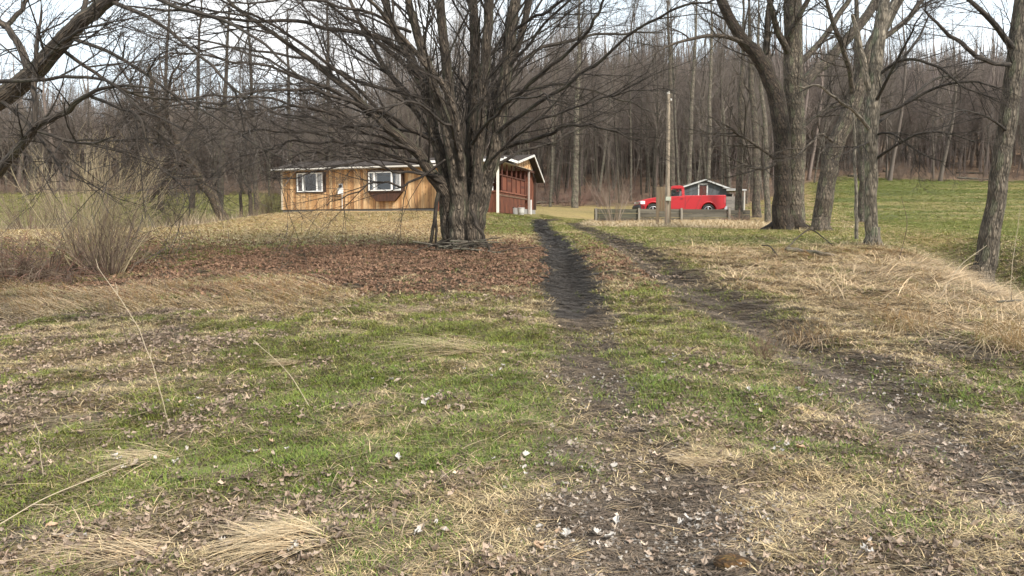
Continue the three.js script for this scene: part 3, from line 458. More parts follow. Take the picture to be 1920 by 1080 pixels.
// ---------------------------------------------------------------- red pickup truck, nose to the left
{
  const gx = 9.52, gy = 2.585, g = base(gx, gy, -44.2, 0.03);
  const red = new THREE.MeshPhysicalMaterial({ color: lin(0.40, 0.003, 0.008), roughness: 0.5, clearcoat: 0.15, clearcoatRoughness: 0.12 });
  const black = plain(0.018, 0.018, 0.02, 0.6), rubber = plain(0.028, 0.027, 0.026, 0.9), chrome = new THREE.MeshStandardMaterial({ color: lin(0.55, 0.55, 0.56), metalness: 0.8, roughness: 0.35 }), glassT = new THREE.MeshPhysicalMaterial({ color: lin(0.75, 0.85, 0.82), transmission: 1, thickness: 0, roughness: 0.02 }), lens = new THREE.MeshPhysicalMaterial({ color: lin(0.8, 0.8, 0.8), roughness: 0.12, clearcoat: 1 });
  const fx = -1.80, rx = 1.50, wr = 0.39, ar = 0.47, wy = 0.39, half = 0.98;
  const P = (a) => a.map((q) => new THREE.Vector2(...q));
  // lower body with round wheel openings; both sides flared a little by the bevel
  const s = new THREE.Shape(); s.moveTo(-2.50, 0.50); s.lineTo(fx - ar, 0.46); s.absarc(fx, wy, ar, Math.PI - 0.12, 0.16, true); s.lineTo(fx + ar, 0.40); s.lineTo(rx - ar, 0.42); s.absarc(rx, wy, ar, Math.PI - 0.1, 0.12, true); s.lineTo(2.40, 0.55); s.lineTo(2.50, 0.62); s.lineTo(2.52, 1.20); s.quadraticCurveTo(2.52, 1.25, 2.46, 1.25); s.lineTo(0.16, 1.22); s.lineTo(0.10, 1.20); s.lineTo(-1.22, 1.14); s.quadraticCurveTo(-1.9, 1.10, -2.36, 0.98); s.quadraticCurveTo(-2.52, 0.92, -2.54, 0.74); s.closePath();
  const body = new THREE.ExtrudeGeometry(s, { depth: 2 * half - 0.16, bevelEnabled: true, bevelThickness: 0.08, bevelSize: 0.035, bevelSegments: 4, curveSegments: 20 }); body.translate(0, 0, -half + 0.08);
  part(g, 'body', body, red);
  // wheel arch flares
  for (const cx of [fx, rx]) for (const k of [-1, 1]) { const t = new THREE.TorusGeometry(ar + 0.03, 0.045, 8, 28, Math.PI - 0.2); t.rotateZ(0.1); t.scale(1, 1, 0.8); t.translate(cx, wy, k * (half - 0.005)); part(g, 'wheel_flare', t, red); part(g, 'wheel_well', new THREE.CylinderGeometry(ar - 0.004, ar - 0.004, 0.45, 24, 1, true).rotateX(Math.PI / 2).translate(cx, wy, k * (half - 0.24)), new THREE.MeshStandardMaterial({ color: lin(0.012, 0.012, 0.012), roughness: 1, side: THREE.DoubleSide })); }
  // cab: pillars and roof round an open glasshouse
  const cab = base(); cab.name = 'cab'; g.add(cab);
  const win = P([[-1.00, 1.20], [-0.60, 1.66], [-0.05, 1.68], [-0.02, 1.20]]);
  const cs = new THREE.Shape(P([[-1.26, 1.13], [-0.72, 1.70], [-0.60, 1.78], [-0.2, 1.80], [0.02, 1.77], [0.09, 1.70], [0.13, 1.18]])); cs.holes.push(new THREE.Path(win.slice().reverse()));
  for (const k of [-1, 1]) { const e = new THREE.ExtrudeGeometry(cs, { depth: 0.05, bevelEnabled: true, bevelThickness: 0.015, bevelSize: 0.012, bevelSegments: 2 }); e.translate(0, 0, -0.025); e.rotateX(-k * 0.13); e.translate(0, 0.01 - 0.0, k * (half - 0.12)); part(cab, 'side_frame', e, red); const w = new THREE.ShapeGeometry(new THREE.Shape(win)); w.rotateX(-k * 0.13); w.translate(0, 0.01, k * (half - 0.12)); part(cab, 'side_window', w, glassT); }
  const rfG = new THREE.ExtrudeGeometry(new THREE.Shape(P([[-0.70, 1.70], [-0.58, 1.79], [-0.2, 1.815], [0.02, 1.785], [0.10, 1.70], [0.06, 1.66], [-0.65, 1.66]])), { depth: 1.28, bevelEnabled: true, bevelThickness: 0.06, bevelSize: 0.02, bevelSegments: 3 }); rfG.translate(0, 0, -0.64); part(cab, 'roof', rfG, red);
  const quad = (a, b, c, d) => { const q = new THREE.BufferGeometry(); q.setAttribute('position', new THREE.Float32BufferAttribute([...a, ...b, ...c, ...a, ...c, ...d], 3)); q.setAttribute('uv', new THREE.Float32BufferAttribute(new Array(12).fill(0), 2)); q.computeVertexNormals(); return q; };
  part(cab, 'windscreen', quad([-1.24, 1.15, -0.82], [-1.24, 1.15, 0.82], [-0.70, 1.70, 0.68], [-0.70, 1.70, -0.68]), glassT); part(cab, 'rear_window', quad([0.12, 1.25, -0.78], [0.12, 1.25, 0.78], [0.09, 1.68, 0.66], [0.09, 1.68, -0.66]), glassT);
  part(cab, 'seat_back', box(0.16, 0.55, 1.4, -0.12, 1.22, 0, 0, -0.15), plain(0.12, 0.12, 0.125)); part(cab, 'dashboard', box(0.3, 0.16, 1.5, -1.05, 1.14, 0), black);
  part(g, 'door', box(1.12, 0.62, 0.012, -0.54, 0.84, half + 0.001), red); part(g, 'door_gap', join([box(0.016, 0.72, 0.006, 0.10, 0.86, half + 0.001), box(0.014, 0.64, 0.006, -1.12, 0.84, half + 0.001)]), black); part(g, 'door_handle', box(0.14, 0.035, 0.03, -0.12, 1.06, half + 0.016), black);
  part(g, 'badge', box(0.16, 0.04, 0.008, -1.42, 0.98, half + 0.006), chrome);
  part(g, 'front_bumper', new THREE.ExtrudeGeometry(new THREE.Shape(P([[-2.66, 0.46], [-2.68, 0.62], [-2.62, 0.72], [-2.46, 0.72], [-2.30, 0.62], [-2.30, 0.46]])), { depth: 1.86, bevelEnabled: true, bevelThickness: 0.05, bevelSize: 0.02, bevelSegments: 2 }).translate(0, 0, -0.93), black);
  part(g, 'front_valance', box(0.28, 0.10, 1.7, -2.42, 0.40, 0), plain(0.34, 0.34, 0.34, 0.5)); part(g, 'rear_bumper', box(0.16, 0.2, 1.8, 2.56, 0.56, 0), chrome);
  part(g, 'grille', box(0.05, 0.2, 1.2, -2.545, 0.84, 0), chrome);
  for (const k of [-1, 1]) { part(g, 'headlight', box(0.26, 0.17, 0.22, -2.43, 0.85, k * (half - 0.085)), lens); part(g, 'tail_light', box(0.10, 0.34, 0.12, 2.475, 0.98, k * (half - 0.045)), new THREE.MeshPhysicalMaterial({ color: lin(0.42, 0.02, 0.02), roughness: 0.15, clearcoat: 1 })); part(g, 'mirror', box(0.10, 0.18, 0.22, -0.94, 1.28, k * (half + 0.10)), black); }
  for (const cx of [fx, rx]) for (const k of [-1, 1]) {
    const w = base(cx, wy, k * (half - 0.13)); w.name = 'wheel'; g.add(w);
    const t = new THREE.LatheGeometry(P([[0.235, -0.11], [0.33, -0.125], [0.375, -0.11], [0.39, -0.07], [0.39, 0.07], [0.375, 0.11], [0.33, 0.125], [0.235, 0.11]]), 36); t.rotateX(Math.PI / 2); part(w, 'tyre', t, rubber);
    const rim = [new THREE.CylinderGeometry(0.245, 0.245, 0.2, 32, 1, true).rotateX(Math.PI / 2), new THREE.TorusGeometry(0.24, 0.018, 8, 32).translate(0, 0, k * 0.105), new THREE.CylinderGeometry(0.07, 0.07, 0.06, 20).rotateX(Math.PI / 2).translate(0, 0, k * 0.07)];
    for (let i = 0; i < 5; i++) rim.push(box(0.075, 0.19, 0.03, 0, 0.145, k * 0.07).rotateZ(i * 1.2566));
    part(w, 'rim', join(rim), chrome);
  }
  g.scale.set(0.94, 0.985, 0.94); put('pickup_truck', 'red two door pickup truck parked nose left above the plank wall', 'truck', g);
}

// ---------------------------------------------------------------- the trees in front, each with its own stems, limbs and twigs
// rows of [px, py, radius in px, depth] are read off the site plan: at() turns them into metres
const PXM = (d) => d / 1450;
function limbLine(rows, d0, per = 5) { return smoothLine(rows.map(([x, y, r, dz = 0]) => { const d = d0 - dz, p = at(x, y, d); return [p.x, p.y, p.z, r * PXM(d)]; }), per); }
const local = (g, line) => { for (const p of line.pts) p.sub(g.position); return line; };
function kink(line, amount, seed) { const R = rng(seed), n = line.pts.length; for (let i = 2; i < n; i++) { const a = amount * Math.min(1, i / 6); line.pts[i].x += (vnoise(i * 0.45, seed, 1) - 0.5) * a; line.pts[i].y += (vnoise(i * 0.45, seed, 2) - 0.5) * a; line.pts[i].z += (vnoise(i * 0.45, seed, 3) - 0.5) * a * 1.6; } return line; }

// ---- big many-stemmed tree in the middle
{
  const d0 = 15.4, b = at(868, 467, d0), g = base(b.x, height(b.x, -d0) - 0.02, -d0);
  const bk = bark(0.25, 0.20, 0.158, 0.06), bkLight = bark(0.32, 0.262, 0.208, 0.06), limbM = bark(0.125, 0.10, 0.082, 0.012), twigM = plain(0.075, 0.06, 0.05);
  const stems = [
    [[840, 476, 25, 0.15], [838, 440, 22, 0.15], [838, 400, 23, 0.2], [829, 365, 21, 0.3], [800, 312, 17, 0.4], [765, 270, 15, 0.5], [720, 235, 12, 0.7], [660, 175, 10, 0.9], [590, 120, 8, 1.1], [520, 70, 6, 1.3], [440, 10, 4.5, 1.5], [380, -60, 2, 1.6]],
    [[852, 476, 24, -0.2], [850, 420, 22, -0.2], [845, 370, 21, -0.2], [835, 320, 18, -0.25], [818, 260, 16, -0.3], [800, 180, 14, -0.4], [765, 100, 12, -0.5], [735, 40, 10, -0.6], [715, -20, 8, -0.7], [690, -160, 4, -0.8]],
    [[858, 476, 25, 0.35], [857, 430, 22, 0.33], [856, 385, 22, 0.35], [850, 320, 19, 0.4], [835, 240, 16, 0.5], [812, 160, 14, 0.6], [790, 90, 13, 0.7], [770, 20, 11, 0.8], [755, -60, 8, 0.9], [735, -200, 4, 1]],
    [[868, 476, 24, 0.25], [870, 420, 21, 0.22], [868, 370, 20, 0.2], [862, 300, 18, 0.15], [847, 220, 16, 0.1], [838, 120, 15, 0.1], [828, 40, 13, 0.1], [820, -40, 12, 0.1], [812, -220, 5, 0.1]],
    [[872, 476, 24, -0.1], [880, 410, 22, -0.1], [884, 350, 19, -0.1], [884, 290, 16, -0.1], [890, 200, 14, -0.2], [892, 100, 13, -0.3], [888, 20, 12, -0.4], [890, -80, 9, -0.5], [900, -240, 4, -0.6]],
    [[880, 476, 23, 0.3], [888, 430, 20, 0.3], [892, 380, 18, 0.3], [898, 300, 16, 0.35], [903, 200, 15, 0.4], [912, 100, 15, 0.5], [918, 0, 14, 0.6], [924, -100, 10, 0.7], [935, -260, 5, 0.8]],
    [[893, 478, 25, 0.1], [898, 435, 22, 0.1], [905, 395, 22, 0.1], [914, 350, 21, 0.1], [925, 290, 19, 0.1], [938, 220, 18, 0.1], [948, 140, 18, 0.05], [957, 60, 17, 0], [968, -10, 15, -0.1], [990, -140, 9, -0.2], [1010, -260, 4, -0.2]],
    [[880, 476, 20, -0.35], [886, 400, 18, -0.35], [896, 300, 14, -0.4], [925, 190, 12, -0.6], [962, 110, 10, -0.8], [985, 30, 9, -1.0], [1005, -70, 6, -1.2], [1020, -180, 3, -1.4]],
    [[866, 330, 10, 0.5], [856, 230, 9, 0.7], [815, 140, 8, 0.9], [745, 65, 7, 1.2], [690, 0, 5, 1.5], [640, -80, 3, 1.8]],
    [[872, 320, 9, -0.45], [884, 180, 8, -0.6], [884, 60, 7, -0.8], [895, -60, 6, -1], [905, -180, 3, -1.2]],
    [[848, 340, 11, -0.3], [805, 250, 9, -0.6], [752, 170, 8, -1.0], [700, 90, 7, -1.5], [660, 0, 5, -2.0], [630, -110, 3, -2.5]],
  ];
  const crown = new Tubes(), fine = new Tubes();
  const lv = [{ n: 13, from: 0.22, to: 0.98, len: 2.9, fall: 0.35, angle: 0.72, up: 0.06, r: 0.022, seg: 9, sides: 5, wob: 0.17, lift: 0.012 },
    { n: 7, from: 0.18, len: 1.05, fall: 0.4, angle: 0.55, up: 0.03, r: 0.009, seg: 5, sides: 4, wob: 0.24, lift: 0.01 },
    { n: 6, from: 0.12, len: 0.42, fall: 0.3, angle: 0.6, r: 0.0042, seg: 3, sides: 3, wob: 0.4, lift: 0.015 }];
  const out = (l, p, s) => (l === 2 ? fine : crown).add(p.pts, p.rad, s);
  stems.forEach((rows, i) => {
    const line = kink(local(g, limbLine(rows.map(([x, y, r, z]) => [868 + (x - 868) * (y > 410 ? 0.72 : y > 340 ? 0.86 : 1), y, r * (y > 400 ? 0.80 : y > 330 ? 0.70 : 0.64), z]), d0, 6)), i > 7 ? 0.08 : 0.05, 500 + i), T = new Tubes(); T.add(line.pts, line.rad, i > 7 ? 10 : 16, 0.11, i * 3.3);
    part(g, 'stem', T.build(), i === 6 || i === 2 ? bkLight : bk);
    const R = rng(520 + i), Ls = lv.map((q) => ({ ...q })); Ls[0].n = i > 7 ? 12 : 14; Ls[0].from = i > 7 ? 0.25 : 0.34; sprout(out, line, 0, Ls, R);
  });
  const limbs = [
    [[815, 265, 8, 0.2], [740, 225, 7, 0.6], [640, 182, 6, 1.2], [540, 165, 5, 1.8], [430, 188, 4, 2.4], [330, 202, 3, 2.8], [240, 215, 1.5, 3.0]],
    [[790, 305, 7, 0.4], [700, 285, 5.5, 1.0], [600, 255, 5, 1.8], [500, 240, 4, 2.5], [420, 256, 3, 3.0], [350, 292, 1.5, 3.4]],
    [[832, 345, 6, 0.4], [760, 308, 5, 0.9], [690, 300, 4, 1.5], [620, 318, 3, 2.0], [560, 332, 2.2, 2.3], [500, 328, 1.3, 2.5]],
    [[768, 105, 8, 0], [680, 62, 7, 0.5], [560, 42, 6, 1.1], [440, 36, 5, 1.8], [330, 22, 4, 2.3], [230, 12, 2.5, 2.7]],
    [[800, 185, 7, -0.2], [700, 160, 6, -0.8], [600, 120, 5, -1.4], [500, 95, 4, -2.0], [400, 90, 3, -2.4], [320, 110, 1.5, -2.6]],
    [[818, 255, 6, -0.3], [730, 240, 5, -1.0], [640, 235, 4.5, -1.7], [540, 215, 3.5, -2.3], [450, 205, 2.5, -2.8], [380, 215, 1.3, -3.0]],
    [[780, 285, 6, 0.6], [690, 245, 5, 1.4], [580, 205, 4.5, 2.4], [460, 180, 4, 3.4], [340, 190, 3, 4.2], [240, 230, 2, 4.6]],
    [[835, 300, 5, 0.6], [770, 345, 4, 1.0], [705, 345, 3, 1.4], [650, 365, 2, 1.7], [610, 385, 1.3, 1.9]],
    [[925, 285, 9, 0.1], [985, 266, 7.5, 0.4], [1040, 247, 6, 0.8], [1100, 233, 4.5, 1.2], [1150, 244, 3, 1.6], [1205, 262, 1.5, 1.9]],
    [[932, 205, 8, 0.2], [1000, 152, 7, 0.6], [1060, 104, 6, 1.0], [1108, 45, 5.5, 1.4], [1140, -10, 4.5, 1.7], [1170, -80, 3, 2.0]],
    [[930, 250, 8, 0.2], [1005, 196, 7, 0.8], [1100, 132, 6, 1.5], [1195, 52, 5, 2.2], [1280, 8, 4, 2.8], [1380, -10, 2, 3.3]],
    [[940, 180, 6, -0.2], [1010, 160, 5, -0.9], [1090, 165, 4, -1.6], [1170, 190, 3, -2.3], [1240, 215, 1.5, -2.8]],
    [[915, 320, 6, -0.3], [980, 285, 5, -0.8], [1050, 262, 4, -1.3], [1120, 225, 3, -1.8], [1180, 205, 1.5, -2.2]],
    [[945, 150, 7, -0.1], [1000, 100, 6, -0.6], [1070, 75, 5, -1.2], [1150, 60, 4, -1.9], [1240, 65, 2, -2.5]],
    [[885, 270, 6, 0.5], [920, 225, 5, 1.3], [960, 190, 4, 2.2], [1010, 180, 3, 3.0], [1060, 195, 1.5, 3.6]],
    [[860, 290, 6, 0.5], [845, 240, 5, 1.5], [800, 205, 4.5, 2.6], [740, 195, 3.5, 3.6], [680, 215, 2, 4.4]],
    [[820, 330, 5, 0.5], [740, 320, 4, 1.2], [660, 295, 3.4, 2.0], [580, 285, 2.6, 2.7], [500, 300, 1.5, 3.3]],
    [[750, 255, 5, 0.5], [660, 225, 4.4, 1.0], [560, 200, 3.8, 1.6], [470, 215, 3, 2.2], [400, 250, 2.2, 2.7], [350, 300, 1.2, 3.0]],
    [[790, 150, 7, 0.3], [700, 70, 6, 0.8], [610, 0, 4.5, 1.3], [540, -60, 3, 1.6]], [[745, 240, 7, 0.4], [640, 140, 6, 1.0], [530, 62, 5, 1.5], [430, 10, 3.5, 2.0], [360, -30, 2, 2.3]],
    [[730, 240, 6, 0.3], [620, 165, 5, -0.3], [490, 110, 4, -1.0], [370, 75, 3, -1.6], [280, 70, 1.6, -2.0]], [[700, 215, 6, 0.8], [580, 150, 5, 1.5], [455, 118, 4, 2.2], [340, 105, 3, 2.9], [250, 125, 1.5, 3.4]],
    [[815, 230, 6, -0.4], [720, 130, 5, -1.0], [620, 55, 4, -1.6], [540, -10, 2.5, -2.0]], [[780, 280, 5, 0.3], [660, 265, 4.4, 0.5], [540, 270, 3.6, 0.8], [440, 300, 2.6, 1.1], [370, 345, 1.4, 1.3]],
    [[950, 130, 6, 0.1], [1010, 60, 5, 0.5], [1075, -10, 4, 1.0], [1120, -80, 2, 1.3]], [[958, 60, 6, 0], [1030, 18, 5, 0.6], [1110, -25, 3.5, 1.2]], [[920, 300, 5, 0.3], [990, 240, 4.4, 0.9], [1080, 200, 3.6, 1.6], [1170, 175, 2.6, 2.2], [1260, 170, 1.3, 2.8]],
    [[770, 60, 6, 0.9], [670, 20, 5, 1.8], [560, 0, 4, 2.8], [450, 5, 3, 3.8], [350, 40, 1.5, 4.5]],
  ];
  limbs.forEach((rows, i) => {
    const line = kink(local(g, limbLine(rows.map(([x, y, r, z]) => [x, y, r * 0.55, z]), d0, 7)), 0.10, 560 + i), T = new Tubes(); T.add(line.pts, line.rad, 8, 0.06, i);
    part(g, 'limb', T.build(), limbM);
    const R = rng(580 + i); sprout(out, line, 0, [{ n: 12, from: 0.12, to: 1, len: 1.7, fall: 0.35, angle: 0.52, r: 0.010, seg: 7, sides: 4, wob: 0.2, lift: 0.004 }, { n: 6, from: 0.15, len: 0.62, fall: 0.3, angle: 0.6, r: 0.007, seg: 4, sides: 3, wob: 0.36, lift: 0 }, { n: 4, from: 0.12, len: 0.30, fall: 0.3, angle: 0.6, r: 0.0036, seg: 2, sides: 3, wob: 0.4, lift: 0 }], R);
  });
  part(g, 'crown', crown.build(), limbM); part(g, 'twigs', fine.build(), twigM);
  const roots = new Tubes(), R = rng(590);
  for (let k = 0; k < 9; k++) { const a = k / 9 * 6.28 + R() * 0.4, l = 0.75 + R() * 0.35, p = []; for (let i = 0; i <= 6; i++) { const t = i / 6, q = 0.08 + t * l * 0.8; const x = Math.cos(a) * q, z = Math.sin(a) * q * 0.85; p.push([x, lerp(0.42, -0.06, Math.sqrt(t)) + (height(g.position.x + x, g.position.z + z) - g.position.y), z, lerp(0.16, 0.035, Math.sqrt(t))]); } const L = smoothLine(p, 3); roots.add(L.pts, L.rad, 10, 0.12, k); }
  part(g, 'root_flare', roots.build(), bk);
  // hanging shoots beside the trunk
  for (const [k, rows] of [[0, [[822, 362, 4, 0.5], [816, 400, 4, 0.55], [812, 435, 3.5, 0.55], [805, 464, 3, 0.5]]], [1, [[884, 396, 4, 0.62], [894, 420, 3.6, 0.68], [906, 445, 3.2, 0.7], [919, 468, 2.5, 0.7]]], [2, [[816, 405, 3, 0.55], [819, 440, 2.5, 0.55], [816, 466, 2, 0.5]]]]) { const L = kink(local(g, limbLine(rows, d0, 6)), 0.04, 600 + k), T = new Tubes(); T.add(L.pts, L.rad, 7, 0.08, k); part(g, 'hanging_shoot', T.build(), limbM); }
  put('bare_tree', 'large bare many-stemmed tree with fluted trunk in the middle of the meadow', 'tree', g);
  // sticks piled at its foot
  const SR = rng(610), sm = [bark(0.30, 0.26, 0.21, 0.006), bark(0.20, 0.165, 0.13, 0.006), bark(0.40, 0.36, 0.30, 0.006)];
  for (let k = 0; k < 26; k++) {
    const big = k < 9, cx = b.x + (SR() - 0.5) * (big ? 1.5 : 2.6) + 0.15, cz = -d0 + 0.95 + (SR() - 0.4) * 0.8, a = (SR() - 0.5) * 2.6, l = big ? 0.9 + SR() * 1.0 : 0.35 + SR() * 0.6, y = height(cx, cz) + 0.03 + (big ? 0.02 + SR() * 0.16 : SR() * 0.05);
    const s = base(cx, y, cz), p = wander(V(-Math.cos(a) * l / 2, (SR() - 0.5) * 0.04, -Math.sin(a) * l / 2), V(Math.cos(a), 0.4 * (SR() - 0.5), Math.sin(a)), l, big ? 0.013 + SR() * 0.012 : 0.007 + SR() * 0.007, 0.006, 6, 0.16, 0, SR), T = new Tubes(); T.add(p.pts, p.rad, 6); part(s, 'shaft', T.build(), sm[k % 3]);
    if (big) { const q = new Tubes(), w = wander(p.pts[3], V(Math.cos(a + 0.7), 0.15, Math.sin(a + 0.7)), l * 0.35, 0.009, 0.004, 4, 0.2, 0, SR); q.add(w.pts, w.rad, 5); part(s, 'side_twig', q.build(), sm[k % 3]); }
    put('fallen_stick', big ? 'long fallen grey branch in the stick pile at the big tree foot' : 'short fallen twig scattered at the big tree foot', 'stick', s, big ? 'long branches piled at the big tree' : 'twigs scattered at the big tree');
  }
}

// ---- a general tree from stems and limbs
function frontTree(spec) {
  const { d0, foot, stems, limbs = [], mats, twig, seed, label, name = 'bare_tree', stemLevels, limbLevels, ground: onGround = true } = spec;
  const b = at(foot[0], foot[1], d0), gy = onGround ? height(b.x, -d0) : b.y, g = base(b.x, gy, -d0), drop = onGround ? gy - b.y : 0, crown = new Tubes(), fine = new Tubes();
  const out = (l, p, s) => (l >= 2 ? fine : crown).add(p.pts, p.rad, s);
  const lift = (line) => { for (const p of line.pts) p.y += drop; return line; };
  stems.forEach((rows, i) => { const line = kink(lift(limbLine(rows.map(([x, y, r, z]) => [x, y, r * (spec.slim ?? 1), z]), d0, 6)), spec.kink ?? 0.0025 * d0, seed + i); local(g, line); const T = new Tubes(); T.add(line.pts, line.rad, 14, 0.07, seed + i * 2.1); part(g, i ? 'stem' : 'trunk', T.build(), mats[i % mats.length]); if (stemLevels) sprout(out, line, 0, stemLevels, rng(seed + 40 + i)); });
  limbs.forEach((rows, i) => { const line = kink(lift(limbLine(rows.map(([x, y, r, z]) => [x, y, r * (spec.thin ?? 0.8), z]), d0, 6)), 0.0022 * d0, seed + 60 + i); local(g, line); const T = new Tubes(); T.add(line.pts, line.rad, 8, 0.06, seed + i); part(g, 'limb', T.build(), i === spec.paleLimb ? mats[0] : spec.limbMat ?? mats[0]); sprout(out, line, 0, limbLevels, rng(seed + 80 + i)); });
  if (crown.i.length) part(g, 'crown', crown.build(), spec.limbMat ?? mats[0]); if (fine.i.length) part(g, 'twigs', fine.build(), twig);
  if (spec.flare) { const T = new Tubes(), R = rng(seed + 7); for (let k = 0; k < 7; k++) { const a = k / 7 * 6.28 + R() * 0.5, p = []; for (let i = 0; i <= 5; i++) { const t = i / 5, q = spec.flare * (0.35 + t * 1.25), x = Math.cos(a) * q, z = Math.sin(a) * q; p.push([x, lerp(0.38, -0.08, Math.sqrt(t)) + height(g.position.x + x, g.position.z + z) - g.position.y, z, spec.flare * lerp(0.55, 0.16, Math.sqrt(t))]); } const L = smoothLine(p, 3); T.add(L.pts, L.rad, 8, 0.1, k); } part(g, 'root_flare', T.build(), mats[0]); }
  return put(name, label, 'tree', g);
}
const twigDark = plain(0.078, 0.063, 0.053), twigGrey = plain(0.12, 0.10, 0.086), limbDark = bark(0.115, 0.095, 0.08, 0.012);
const airy = (len, r = 0.02) => [{ n: 12, from: 0.15, len, fall: 0.4, angle: 0.7, r, seg: 7, sides: 4, wob: 0.32, lift: 0.015 }, { n: 7, from: 0.15, len: len * 0.42, fall: 0.35, angle: 0.6, r: r * 0.4, seg: 4, sides: 3, wob: 0.38, lift: 0.01 }, { n: 5, from: 0.1, len: len * 0.2, fall: 0.3, angle: 0.6, r: r * 0.2, seg: 2, sides: 3, wob: 0.4, lift: 0.01 }];

// ---- tree just outside the left edge, its limbs reaching into the view
frontTree({ name: 'bare_tree', label: 'bare tree whose thick limbs reach in from the left edge', d0: 8.2, foot: [-150, 640], seed: 700, mats: [bark(0.20, 0.158, 0.122, 0.025)], limbMat: bark(0.15, 0.118, 0.094, 0.012), twig: twigDark, flare: 0.26,
  stems: [[[-150, 660, 34], [-140, 560, 30], [-128, 450, 28], [-105, 340, 25], [-60, 250, 21, 0.1], [0, 205, 19, 0.2], [60, 160, 16.5, 0.3], [110, 105, 15, 0.4], [150, 65, 13.5, 0.5], [200, 25, 12, 0.6], [255, -15, 10, 0.7], [340, -70, 7, 0.8], [420, -150, 4, 0.9]]],
  limbs: [[[-128, 460, 14, 0.1], [-70, 405, 13, 0.3], [0, 340, 11.5, 0.6], [40, 296, 10, 0.8], [72, 256, 8.5, 1.0], [120, 234, 7, 1.1], [160, 206, 5.5, 1.2], [190, 190, 4, 1.3], [250, 185, 3, 1.5], [310, 196, 1.5, 1.7]],
    [[55, 163, 10, 0.3], [50, 138, 9, 0.2], [28, 92, 8, 0], [12, 68, 7.5, -0.1], [-20, 45, 6, -0.2], [-60, 0, 3, -0.3]], [[12, 70, 6, -0.1], [38, 40, 5, -0.2], [58, 2, 4, -0.3], [70, -60, 2, -0.4]],
    [[68, 262, 7, 1.0], [66, 215, 6.5, 0.9], [65, 170, 6, 0.7], [70, 110, 4, 0.5], [80, 40, 2.5, 0.3]],
    [[150, 66, 7, 0.5], [158, 40, 6, 0.4], [166, -5, 5, 0.3], [175, -70, 3, 0.2]], [[60, 158, 6, 0.3], [100, 120, 5, 0.8], [140, 85, 3.5, 1.2], [200, 70, 2, 1.6]],
    [[-60, 182, 6, 0.4], [0, 174, 5, 0.6], [75, 172, 4, 0.9], [145, 166, 3.6, 1.2], [200, 176, 3, 1.4], [262, 225, 2.5, 1.7], [330, 262, 1.8, 2.0], [400, 300, 1, 2.2]],
    [[74, 268, 4.5, 1.0], [128, 285, 3.6, 1.2], [172, 292, 2.6, 1.4], [218, 279, 1.5, 1.6]],
    [[205, 22, 5.5, 0.6], [290, 60, 4.6, 1.0], [350, 108, 4, 1.4], [400, 150, 3.4, 1.8], [450, 200, 2.8, 2.1], [520, 240, 2, 2.4], [600, 262, 1.2, 2.6]],
    [[245, -8, 5, 0.7], [330, 36, 4.6, 1.2], [420, 62, 4, 1.6], [500, 112, 3.2, 2.0], [560, 170, 2.4, 2.3], [620, 210, 1.2, 2.5]],
    [[128, 90, 5, 0.4], [190, 112, 4.4, 0.9], [262, 152, 3.8, 1.3], [330, 206, 3.2, 1.7], [400, 242, 2.6, 2.1], [470, 292, 2, 2.4], [540, 330, 1.2, 2.6]],
    [[172, 204, 4, 1.2], [225, 226, 3.4, 1.4], [262, 246, 3, 1.6], [278, 300, 2.5, 1.7], [320, 355, 2, 1.8], [352, 388, 1.5, 1.9], [355, 430, 0.9, 2.0]],
    [[110, 108, 4.5, 0.4], [170, 150, 4, 0.3], [240, 190, 3.2, 0.1], [310, 205, 2.4, -0.1], [380, 205, 1.5, -0.3]],
    [[0, 206, 5, 0.2], [40, 240, 4, 0.6], [90, 300, 3, 0.9], [125, 360, 2, 1.1]]],
  limbLevels: [{ n: 9, from: 0.2, len: 0.95, fall: 0.4, angle: 0.7, r: 0.010, seg: 6, sides: 4, wob: 0.34, lift: 0.0 }, { n: 5, from: 0.15, len: 0.42, fall: 0.35, angle: 0.6, r: 0.0042, seg: 4, sides: 3, wob: 0.38, lift: 0 }, { n: 4, from: 0.1, len: 0.2, fall: 0.3, angle: 0.6, r: 0.0022, seg: 2, sides: 3, wob: 0.4, lift: 0 }] });

